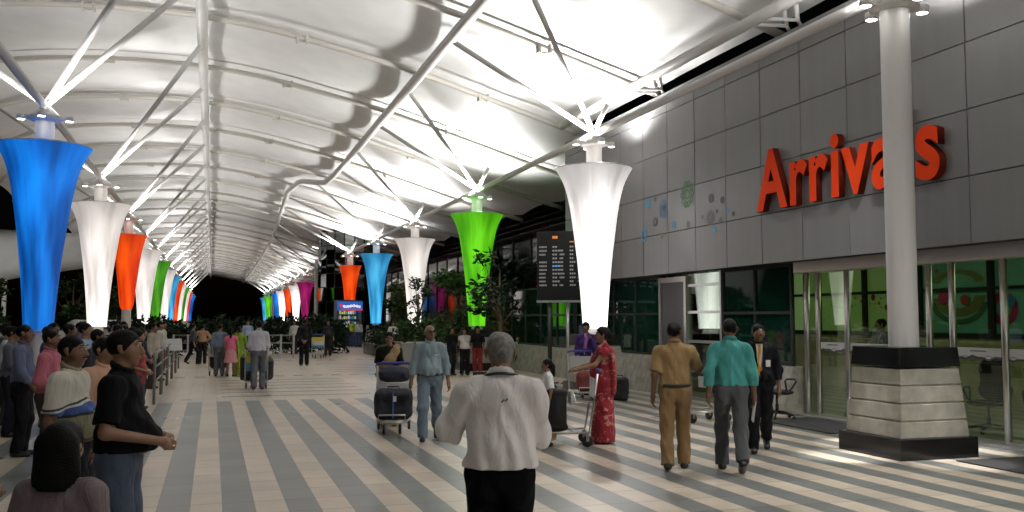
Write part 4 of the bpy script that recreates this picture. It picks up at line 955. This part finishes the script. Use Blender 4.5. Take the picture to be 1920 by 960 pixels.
m = MB(); m.box(-.004, .004, -.24, .24, -.17, .17); o = m.build('paper_sign', BADGE); tag(o, 'white paper sign held up over the railing', 'paper sign'); o.location = (-1.02, 28.3, 1.02); o.rotation_euler = (0, R(-12), R(-65))

# ================================================================== luggage trolleys and bags
def trolley(x, y, yaw, label, panel=(.55, .56, .58), panel2=None):
    t = thing('luggage_trolley', label, 'trolley', (x, y, 0), R(yaw), 'airport luggage trolleys')
    m = MB()
    for s in (-1, 1):
        m.tube([(s * .27, -.42, 1.0), (s * .27, -.36, .55), (s * .27, -.30, .20), (s * .25, .05, .19), (s * .20, .45, .19)], .016, 8)
        m.tube([(s * .27, -.36, .62), (s * .26, -.12, .60), (s * .26, -.08, .75)], .012, 8)
    for yy, wd in ((-.30, .27), (-.1, .26), (.1, .245), (.28, .225), (.45, .20)): m.tube([(-wd, yy, .19), (wd, yy, .19)], .012, 8)
    m.tube([(-.2, .45, .19), (-.2, .47, .30), (.2, .47, .30), (.2, .45, .19)], .012, 8)
    m.tube([(-.26, -.08, .75), (.26, -.08, .75)], .010, 8)
    for q in np.linspace(-.2, .2, 5): m.tube([(q, -.36, .60), (q, -.09, .60), (q, -.08, .75)], .006, 6)
    m.build('frame', CHROME, t, True)
    m = MB(); m.tube([(-.28, -.44, 1.02), (-.2, -.45, 1.04), (.2, -.45, 1.04), (.28, -.44, 1.02)], .024, 10); m.build('handle', mat('blue_plastic', (.03, .035, .22), .4), t, True)
    m = MB(); m.box(-.25, .25, -.385, -.37, .66, .93); pn = m.build('panel', mat('trolley_panel', panel, .4), t); pn.rotation_euler = (0, 0, 0)
    if panel2: m = MB(); m.box(-.25, .25, -.386, -.368, .45, .655); m.build('panel', mat('trolley_panel', panel2, .4), t)
    m = MB(); m.box(-.24, .24, -.07, -.058, .57, .74); m.build('front_panel', mat('trolley_white_panel', (.55, .56, .58), .4), t)
    for wx, wy in ((-.24, -.28), (.24, -.28), (-.12, .36), (.12, .36)):
        m = MB(); pr = [(.025, -.018), (.07, -.02), (.078, -.008), (.078, .008), (.07, .02), (.025, .018)]; m.lathe(pr, 18)
        wo = m.build('wheel', RUBBER, t, True); wo.rotation_euler = (0, R(90), 0); wo.location = (wx, wy, .08)
        f = MB(); f.box(wx - .03, wx - .024, wy - .02, wy + .02, .08, .18); f.box(wx + .024, wx + .03, wy - .02, wy + .02, .08, .18); f.build('wheel_fork', CHROME, t)
    return t
def bag(x, y, z, yaw, sx, sy, sz, col, label, cat='suitcase', soft=True, strap=None):
    t = thing('suitcase' if cat == 'suitcase' else 'travel_bag', label, cat, (x, y, z), R(yaw))
    mt = mat('bag_fabric', col, .8, bump=.3, bscale=60)
    b = Body(); r = min(sx, sy, sz) * (.34 if soft else .18)
    b.cap((-sx / 2 + r, 0, r), (sx / 2 - r, 0, r), r, r, sc=(1, sy / 2 / r, 1)); b.cap((-sx / 2 + r, 0, sz - r), (sx / 2 - r, 0, sz - r), r, r, sc=(1, sy / 2 / r, 1)); b.cap((-sx / 2 + r, 0, r), (-sx / 2 + r, 0, sz - r), r, r, sc=(1, sy / 2 / r, 1)); b.cap((sx / 2 - r, 0, r), (sx / 2 - r, 0, sz - r), r, r, sc=(1, sy / 2 / r, 1)); b.cap((0, 0, sz * .3), (0, 0, sz * .7), sy * .45, sy * .45, sc=((sx / 2) / (sy * .45), 1, 1.0))
    b.mesh('case', .014, mt, k=.05, parent=t, noise=.004 if soft else .001)
    m = MB(); m.tube([(-.09, 0, sz - .005), (-.08, 0, sz + .035), (.08, 0, sz + .035), (.09, 0, sz - .005)], .011, 8); m.build('handle', BLACK, t, True)
    m = MB(); m.tube([(-sx * .36, sy * .49, .05), (-sx * .36, sy * .5, sz * .6), (-sx * .3, sy * .5, sz * .68), (sx * .3, sy * .5, sz * .68), (sx * .36, sy * .5, sz * .6), (sx * .36, sy * .49, .05)], .005, 5); m.build('zip', BLACK, t, True)
    if strap: m = MB(); m.box(-.012, .012, sy * .5, sy * .53, .02, sz - .03); m.build('strap', mat('blue_strap', (.05, .12, .35), .6), t); m = MB(); m.box(-.05, 0, sy * .52, sy * .545, sz * .6, sz * .78); m.build('luggage_tag', BADGE, t)
    return t
T1 = trolley(2.72, 14.55, 167, 'trolley with white panel pushed by the tan sari woman')
bag(2.70, 14.42, .21, 167, .56, .30, .46, (.012, .014, .022), 'navy suitcase with blue strap on the trolley beside the old man', strap=True)
bag(2.80, 14.88, .78, 167, .46, .24, .17, (.012, .014, .03), 'dark navy bag in the basket of the tan sari woman\'s trolley', 'bag')
T2 = trolley(4.72, 12.28, 74, 'trolley with blue handle held by the red sari woman')
bag(4.60, 12.35, .21, 74, .50, .28, .58, (.008, .008, .009), 'black upright suitcase on the red sari woman\'s trolley', soft=False)
trolley(1.10, 24.65, -3, 'trolley with yellow and blue panel pushed by the light grey shirt man', (.45, .42, .05), (.05, .22, .40))
bag(.85, 24.7, .21, -3, .28, .4, .6, (.01, .01, .011), 'black case on the left of the light grey shirt man\'s trolley', soft=False)
bag(1.38, 24.8, .21, -3, .28, .4, .55, (.012, .01, .01), 'black case on the right of the light grey shirt man\'s trolley')
trolley(.22, 30.7, -3, 'trolley pushed by the grey blue shirt man near the girl in pink'); bag(.22, 30.8, .21, -3, .5, .3, .5, (.015, .014, .014), 'dark case on the trolley in front of the grey blue shirt man')
trolley(4.55, 42.6, 175, 'parked trolley with yellow and blue sign by the fence', (.55, .48, .04), (.06, .28, .45))
trolley(8.05, 14.3, 100, 'empty trolley standing behind the turquoise shirted man')
trolley(7.7, 18.9, 170, 'trolley in front of the purple uniform woman', (.5, .5, .5)); bag(7.72, 18.7, .21, 170, .5, .3, .42, (.16, .03, .03), 'dark red case on the trolley in front of the purple uniform woman')
bag(8.42, 18.62, 0, 120, .36, .22, .5, (.012, .012, .012), 'black bag standing on the floor right of the red sari woman', 'bag')

# ================================================================== office chairs
def office_chair(x, y, yaw, label):
    t = thing('office_chair', label, 'chair', (x, y, 0), R(yaw), 'black office chairs')
    b = Body(); b.cap((-.15, .0, .47), (.15, .0, .47), .16, .16, sc=(1, 1.25, .28)); b.cap((0, -.05, .47), (0, .12, .46), .2, .2, sc=(1.1, 1, .22)); b.mesh('seat', .014, BLACKCLOTH, parent=t)
    b = Body(); b.cap((-.12, -.26, .68), (.12, -.26, .68), .11, .11, sc=(1, .4, 1)); b.cap((-.13, -.30, 1.0), (.13, -.30, 1.0), .10, .10, sc=(1, .35, 1)); b.cap((0, -.27, .7), (0, -.30, 1.0), .2, .2, sc=(1.05, .2, 1)); b.mesh('backrest', .014, BLACKCLOTH, parent=t)
    m = MB(); m.tube([(0, -.1, .43), (0, -.28, .45), (0, -.31, .7)], .02, 8); m.build('back_bar', BLACK, t, True)
    for s in (-1, 1):
        m = MB(); m.tube([(s * .22, -.08, .46), (s * .29, -.08, .52), (s * .30, -.13, .68), (s * .30, -.08, .71), (s * .30, .12, .70), (s * .30, .16, .66), (s * .29, .05, .54), (s * .22, .02, .46)], .018, 8); m.build('armrest', BLACK, t, True)
    m = MB(); m.lathe([(.03, .10), (.03, .26), (.018, .26), (.018, .43)], 14); m.build('gas_column', BLACK, t, True)
    for k in range(5):
        a = 2 * PI * k / 5 + .3; c, s_ = math.cos(a), math.sin(a)
        m = MB(); m.tube([(0, 0, .12), (.16 * c, .16 * s_, .11), (.31 * c, .31 * s_, .075)], [.03, .024, .018], 8); lg = m.build('leg', BLACK, t, True)
        m = MB(); m.lathe([(.012, -.022), (.028, -.022), (.028, .022), (.012, .022)], 12); wo = m.build('caster', RUBBER, lg, True); wo.rotation_euler = (R(90), 0, a); wo.location = (.31 * c, .31 * s_, .03)
    return t
office_chair(9.5, 14.35, -75, 'black swivel chair with loop armrests beside the sliding doors')
office_chair(11.35, 11.5, -25, 'black swivel chair inside the lobby seen through the glass right of the column')
office_chair(11.4, 10.45, 150, 'black swivel chair inside the lobby at the right frame edge')

# ================================================================== flight board
fb = thing('flight_board', 'dark flight information board on two posts left of the white lantern', 'information board', (9.05, 23.94, 0), R(-32))
m = MB(); m.box(-.62, 1.25, -.09, .09, 2.26, 4.15); bevel(m.build('board', mat('board_case', (.006, .006, .0065), .6, spec=.15), fb), .01)
m = MB(); m.box(-.62, 1.25, -.13, .12, 2.2, 2.255); m.build('board_ledge', ALU, fb)
m = MB(); m.tube([(-.28, 0, 0), (-.28, 0, 2.2)], .06, 12); m.build('post', BLACK, fb, True); m = MB(); m.tube([(.22, 0.02, 0), (.22, .02, 2.2)], .05, 12); m.build('post', ALU, fb, True)
m = MB(); m.tube([(.98, 0.02, 0), (.98, .02, 2.2)], .05, 12); m.build('post', BLACK, fb, True)
m = MB(); m.frustum(.22, .16, 0, .20, .14, .03, -.28); m.frustum(.18, .14, 0, .16, .12, .03, .22); m.build('foot_plate', BLACK, fb)
rw = random.Random(5)
TX = [mat('board_text_white', (.2, .2, .19), .5, emit=(.55, .55, .52), es=.08), mat('board_text_orange', (.6, .2, .02), .5, emit=(.8, .25, .02), es=.35), mat('board_text_blue', (.1, .3, .6), .5, emit=(.1, .3, .6), es=.4)]
m = MB()
for r in range(11):
    z = 3.72 - r * .105
    for (x0, n, sz_, p) in ((-.55, 6, .038, .9), (-.18, 3, .075, .95), (.02, 4, .036, .7), (.30, 3, .06, .95), (.52, 4, .034, .6), (.78, 5, .04, .8)):
        if rw.random() > p: continue
        m.mi = 2 if (r == 5 and x0 == -.18) else 0
        for q in range(rw.randint(max(2, n - 1), n)):
            xx = x0 + q * sz_ * .95; m.box(xx, xx + sz_ * .7, -.096, -.091, z - .022, z + .022)
m.mi = 1
for xx in (-.18, -.13, -.08): m.box(xx, xx + .04, -.096, -.091, 3.95, 4.02)
for xx in (.30, .34, .38): m.box(xx, xx + .03, -.096, -.091, 3.84, 3.87)
m.mi = 0; m.box(.44, .5, -.096, -.091, 3.96, 4.06); m.box(.53, .56, -.096, -.091, 3.98, 4.06)
o = m.build('board_text', TX, fb); o['kind'] = 'stuff'

# ================================================================== fences, rails, planters
def fence(x0, x1, y, label, yaw=0., n=4):
    t = thing('steel_fence', label, 'fence', (x0, y, 0), yaw); Ln = x1 - x0
    for z in (.35, .68, 1.02):
        m = MB(); m.tube([(0, 0, z), (Ln, 0, z)], .03, 8); m.build('rail', CHROME_D, t, True)
    for i in range(n): 
        m = MB(); xx = Ln * i / (n - 1); m.box(xx - .04, xx + .04, -.03, .03, 0, 1.06); m.build('post', ALU, t)
    return t
fence(-1.6, .2, 44, 'steel rail fence in front of the hedge behind the striding man')
fence(1.85, 3.5, 42.9, 'steel rail fence in front of the hedge right of the light grey shirt man')
rail = thing('crowd_railing', 'steel tube railing holding back the waiting crowd', 'railing', (-1.1, 20.6, 0))
for k in range(5):
    y = k * 3.0; m = MB()
    m.tube([(0, y, 0), (0, y, .98), (.0, y + .06, 1.04), (0, y + 2.6, 1.04), (0, y + 2.66, .98), (0, y + 2.66, 0)], .03, 8)
    m.tube([(0, y, .45), (0, y + 2.66, .45)], .02, 8); m.tube([(0, y, .75), (0, y + 2.66, .75)], .02, 8); m.build('railing_section', CHROME_D, rail, True)

def leaves(n, fn, size, rng, flat=.5):
    m = MB()
    for _ in range(n):
        p = Vector(fn(rng)); d = Vector((rng.gauss(0, 1), rng.gauss(0, 1), rng.gauss(0, flat))).normalized(); a = d.orthogonal().normalized(); a.rotate(Matrix.Rotation(rng.uniform(0, 6.3), 3, d)); s = size * rng.uniform(.6, 1.3)
        b = d.cross(a); m.add([p, p + d * s * .5 + a * s * .22, p + d * s + b * s * .12, p + d * s * .5 - a * s * .22], [(0, 1, 2, 3)])
    return m
def tree(x, y, h, r, label, cat='tree', n=900, size=.16, mt=LEAF, seed=1, clear=.45, group=None, blobs=9):
    rng = random.Random(seed); t = thing('tree' if cat == 'tree' else 'shrub', label, cat, (x, y, 0), 0, group)
    cl = [(rng.uniform(-r, r) * .75, rng.uniform(-r, r) * .75, h * clear + (h * (1 - clear)) * rng.uniform(.12, .9), r * rng.uniform(.28, .5)) for _ in range(blobs)]
    m = MB(); m.tube([(0, 0, 0), (.04 * r, .02, h * .3), (-.03, .04 * r, h * .62), (0, 0, h * .85)], [.05 + .012 * h, .04 + .009 * h, .03 + .005 * h, .012], 8)
    m.build('trunk', BARK, t, True)
    m = MB()
    for c in cl: z0 = rng.uniform(.3, .6) * h; m.tube([(0, 0, z0), (c[0] * .6, c[1] * .6, (z0 + c[2]) / 2 + .05), c[:3]], [.02 + .004 * h, .014 + .002 * h, .006], 6)
    m.build('limb', BARK, t, True)
    def fn(rg):
        c = rg.choice(cl); v = Vector((rg.gauss(0, 1), rg.gauss(0, 1), rg.gauss(0, 1))).normalized() * c[3] * rg.uniform(.3, 1.1) ** .5
        return (c[0] + v.x, c[1] + v.y, c[2] + v.z * .75)
    leaves(n, fn, size, rng).build('crown', mt, t); return t
tree(7.35, 34.3, 3.3, .55, 'small leafy tree standing in front of the second white lantern', n=420, size=.15, mt=LEAF2, seed=3, clear=.5, blobs=7)
tree(8.25, 26.9, 3.75, .95, 'sparse young tree in front of the bright green lantern', n=520, size=.22, mt=LEAF2, seed=8, clear=.45, blobs=9)
for i, (x, y, h, r, lab) in enumerate(((9.6, 36.5, 3.8, 1.2, 'dark bushy tree right of the green lantern'), (12.2, 38, 4.2, 1.6, 'dark tree behind the flight board posts'), (9.2, 46, 3.6, 1.1, 'dark tree between the white and green lanterns'), (13.5, 46, 5.0, 2., 'tall dark tree against the glass building'))):
    tree(x, y, h, r, lab, n=2200, size=.26, mt=LEAF2 if i % 2 else LEAF, seed=20 + i, clear=.18, group='dark trees by the glass building', blobs=14)
def planter(x0, x1, y0, y1, h, label, mt=STONE, fill=LEAF2, ph=.8, n=900, seed=2):
    t = thing('planter_box', label, 'planter', ((x0 + x1) / 2, (y0 + y1) / 2, 0)); a, b = (x1 - x0) / 2, (y1 - y0) / 2
    m = MB(); m.box(-a, a, -b, b, 0, h - .04); bevel(m.build('box', mt, t), .01); m = MB(); m.box(-a - .03, a + .03, -b - .03, b + .03, h - .038, h); m.build('rim', ALU if mt is CHROME_D else DSTONE, t)
    pl = tag(leaves(n, lambda r: (r.uniform(-a, a), r.uniform(-b, b), h + ph * r.random() ** 1.4 * (.6 + .4 * math.sin(r.random() * 9))), .22, random.Random(seed), .9).build('plants', fill), label.replace('planter', 'green plants filling the') + ' planter' if 0 else 'leafy plants growing in the ' + label, 'plants'); pl.location = t.location
    return t
planter(5.75, 7.0, 29.4, 30.6, 1.02, 'steel planter behind the old man', CHROME_D, LEAF, .9, 700, 4)
planter(8.6, 12.5, 32.3, 36.5, .46, 'low stone planter around the dark trees', DSTONE, LEAF2, 1.0, 2200, 5)
planter(7.4, 8.6, 42.6, 48, .55, 'stone planter beyond the tan sari woman', DSTONE, LEAF2, .9, 900, 6)
tg = leaves(700, lambda r: (r.gauss(0, .55), r.gauss(0, .4), .35 + abs(r.gauss(0, .35))), .25, random.Random(9), .8).build('shrub', LEAFY); tag(tg, 'yellow leaved shrub in front of the dark trees', 'shrub'); tg.location = (9.6, 32.8, .6)
def hedge(x0, x1, y0, y1, h, label, n, seed):
    rg0 = random.Random(seed); hs = [rg0.uniform(.75, 1.12) for _ in range(40)]
    def fn(r):
        x = r.uniform(x0, x1); q = hs[int((x - x0) / (x1 - x0) * 39)] * h; z = q * r.random() ** .6; return (x, r.uniform(y0, y1), z)
    return tag(leaves(n, fn, .28, random.Random(seed), 1.).build('hedge', LEAF2), label, 'hedge')
hedge(-4.5, .6, 46.5, 48.5, 1.7, 'dark clipped hedge behind the left fence and the striding man', 3800, 11); hedge(1.9, 6.6, 47.6, 49.6, 1.75, 'dark clipped hedge right of the light grey shirt man', 3600, 12)
hedge(.6, 1.9, 50.5, 52.5, 1.6, 'dark hedge closing the gap beyond the light grey shirt man', 1200, 13)

# ================================================================== kiosk and buildings beyond
kk = thing('kiosk', 'small dark drink kiosk with lit blue sign under the orange lantern', 'kiosk', (8.35, 60.6, 0), 0)
kb = mat('kiosk_body', (.02, .03, .07), .4)
m = MB(); m.box(-.8, -.7, -.7, .9, 0, 2.9); m.box(.7, .8, -.7, .9, 0, 2.9); m.box(-.7, .7, .8, .9, 0, 2.9); m.box(-.7, .7, -.6, -.5, 0, .95); m.box(-.78, .78, -.69, .85, 2.9, 2.96); m.build('kiosk_body', kb, kk)
m = MB(); m.box(-.72, .72, -.72, -.45, .951, 1.0); m.build('counter', ALU, kk)
m = MB(); m.box(-.8, .8, -.84, -.72, 2.28, 2.86); sg = m.build('sign', mat('lit_blue_sign', (.03, .10, .45), .4, emit=(.02, .12, .45), es=.7), kk)
m = MB(); 
for k in range(24):
    a, b = -.45 + k * .046, -.45 + (k + 1) * .046; f = lambda x: 2.56 + .03 * math.sin(x * 7); wv = lambda x: .07 + .025 * math.sin(x * 31)
    m.add([(a, -.843, f(a) - wv(a)), (b, -.843, f(b) - wv(b)), (b, -.843, f(b) + wv(b)), (a, -.843, f(a) + wv(a))], [(0, 1, 2, 3)])
m.build('sign_band', mat('sign_white', (.8, .8, .8), .4, emit=(.9, .9, 1.), es=.8), sg)
m = MB(); m.box(-.5, .8, -.844, -.842, 2.29, 2.38); m.tube([(-.58, -.85, 2.62), (-.58, -.842, 2.62)], .1, 20); m.build('sign_emblem', mat('sign_red', (.6, .02, .03), .4, emit=(.7, .02, .03), es=.9), sg)
m = MB(); rg = random.Random(4); PC = [mat('kiosk_goods_%d' % i, c, .4, emit=c, es=.25) for i, c in enumerate(((.1, .2, .6), (.5, .5, .1), (.6, .6, .6), (.05, .3, .1)))]
for r in range(4):
    for q in range(9): m.mi = rg.randrange(4); m.box(-.62 + q * .14, -.52 + q * .14, .6, .7, 1.1 + r * .32, 1.1 + r * .32 + rg.uniform(.14, .24))
m.build('goods', PC, kk)
l = bpy.data.lights.new('kiosk_lamp', 'AREA'); l.energy = 14; l.size = .8; o = bpy.data.objects.new('kiosk_lamp', l); COL.objects.link(o); o.parent = kk; o.location = (0, .1, 2.8)

gt = thing('glass_tower', 'round glass stair tower with reflective panes behind the orange lantern', 'building', (9.6, 69.0, 0))
m = MB()
GN, GR = 20, 2.3
for j in range(8):
    for k in range(GN):
        a, b = 2 * PI * k / GN + .02, 2 * PI * (k + 1) / GN - .02; z0, z1 = j * 1.0 + .03, j * 1.0 + .97; t = random.uniform(-.03, .03)
        m.add([((GR + t) * math.cos(a), (GR + t) * math.sin(a), z0), ((GR - t) * math.cos(b), (GR - t) * math.sin(b), z0), ((GR - t) * math.cos(b), (GR - t) * math.sin(b), z1), ((GR + t) * math.cos(a), (GR + t) * math.sin(a), z1)], [(0, 1, 2, 3)])
m.build('glazing', mat('mirror_glass', (.30, .32, .33), .04, metal=1.), gt); m = MB(); m.lathe([(GR - .06, 0), (GR - .06, 8.1), (.01, 8.7)], GN); m.build('core', DARK, gt)
gb = thing('glass_building', 'long dark glass building with thin mullions beyond the dark trees', 'building', (15.5, 27, 0))
m = MB(); m.box(0, 14, 0, 60, 0, 9); m.build('wall', DARK, gb)
for j in range(4):
    m = MB()
    for k in range(20): m.box(-.03, -.005, k * 3 + .05, k * 3 + 2.95, j * 2.2 + .05, j * 2.2 + 2.15)
    m.build('window_band', BLUEGLASS, gb)
m = MB()
for k in range(21): m.box(-.09, -.031, k * 3 - .04, k * 3 + .04, 0, 9)
m.build('mullions', mat('mullion_grey', (.012, .013, .013), .5), gb)
m = MB()
for k in range(10): m.box(-.7, -.05, 0, 60, 6.0 + k * .28, 6.05 + k * .28)
m.build('louvres', mat('louvre_metal', (.03, .03, .03), .5, metal=.3), gb)

# ================================================================== dark forecourt on the left
tent = thing('side_canopy', 'pale fabric side canopy beyond the left lanterns', 'canopy', (-10.2, 63, 0))
m = MB(); n = 24
for i in range(n + 1):
    u_ = i / n; x = -9 + 13 * u_; zt = 7.2 - .3 * u_; zb = 2.6 + 2.1 * u_ + .5 * math.sin(u_ * PI * .5)
    for q in range(5): t = q / 4; m.v.append((x, -2.2 * math.sin(t * PI * .5) + 1.5 * u_, zb + (zt - zb) * t))
for i in range(n):
    for q in range(4): a = i * 5 + q; m.f.append((a, a + 5, a + 6, a + 1)); m.m.append(0)
o = m.build('membrane', FABRIC, tent, True); o.modifiers.new('thick', 'SOLIDIFY').thickness = .03
for x in (-8.5, -2, 3.6):
    m = MB(); m.tube([(x, 1.2, 0), (x, 1.2, 7)], .13, 10); m.build('post', STEEL, tent, True)
spot('uplight', tent, (-4, -5, 1.0), 380, (R(122), 0, 0), R(140), .15); spot('uplight', tent, (2, -5, 1.2), 130, (R(122), 0, 0), R(120), .15)
for i, (x, y, h, r, lab) in enumerate(((-15, 48, 4.0, 2.2, 'dark tree at the left frame edge under the side canopy'), (-11.2, 52, 4.2, 1.8, 'dim tree between the deep blue and white lanterns'), (-7.5, 58, 4.6, 1.4, 'dim tree behind the tall white left lantern'), (-6, 66, 4.2, 1.5, 'dim tree behind the left orange lantern'))):
    tree(x, y, h, r, lab, n=1500, size=.34, mt=LEAF, seed=40 + i, clear=.2, group='trees in the dark forecourt', blobs=12)
van = thing('van', 'white van parked in the dark behind the tall white left lantern', 'van', (-6.1, 55.5, 0), R(95))
b = Body(); b.cap((-.7, -1.9, .75), (.7, -1.9, .75), .25, .25, sc=(1, 1, 1.4)); b.cap((-.62, -1.9, 1.4), (.62, -1.9, 1.4), .3, .3); b.cap((-.62, .9, 1.4), (.62, .9, 1.4), .3, .3); b.cap((-.62, -1.8, 1.3), (-.62, .9, 1.3), .33, .33); b.cap((.62, -1.8, 1.3), (.62, .9, 1.3), .33, .33); b.cap((0, -1.6, 1.1), (0, .9, 1.1), .6, .6, sc=(1.3, 1, 1)); b.cap((-.6, -1.8, .7), (-.6, 1.9, .7), .3, .3); b.cap((.6, -1.8, .7), (.6, 1.9, .7), .3, .3); b.cap((0, -1.6, .75), (0, 1.7, .75), .45, .45, sc=(1.7, 1, .85))
b.mesh('body', .05, mat('white_van_paint', (.6, .6, .6), .3), k=.12, parent=van)
for sx, sy in ((-1, -1.3), (1, -1.3), (-1, 1.3), (1, 1.3)):
    m = MB(); m.lathe([(.1, -.1), (.3, -.1), (.32, 0), (.3, .1), (.1, .1)], 18); wo = m.build('wheel', RUBBER, van, True); wo.rotation_euler = (0, R(90), 0); wo.location = (sx * .82, sy, .32)
for s in (-1, 1):
    m = MB(); m.add([(s * .965, -1.5, 1.2), (s * .965, .8, 1.2), (s * .90, .7, 1.62), (s * .90, -1.5, 1.62)], [(0, 1, 2, 3) if s > 0 else (3, 2, 1, 0)]); m.build('window', BLUEGLASS, van)
sl = thing('street_lamp', 'tall street lamp glowing far off between blue and white lanterns', 'street lamp', (-11.2, 70, 0))
m = MB(); m.tube([(0, 0, 0), (0, 0, 4.5), (.5, 0, 4.75)], [.08, .05, .04], 8); m.build('pole', BLACK, sl, True); m = MB(); m.lathe([(.02, 4.62), (.16, 4.66), (.10, 4.78)], 12, .5); m.build('lamp_head', BULB, sl, True)
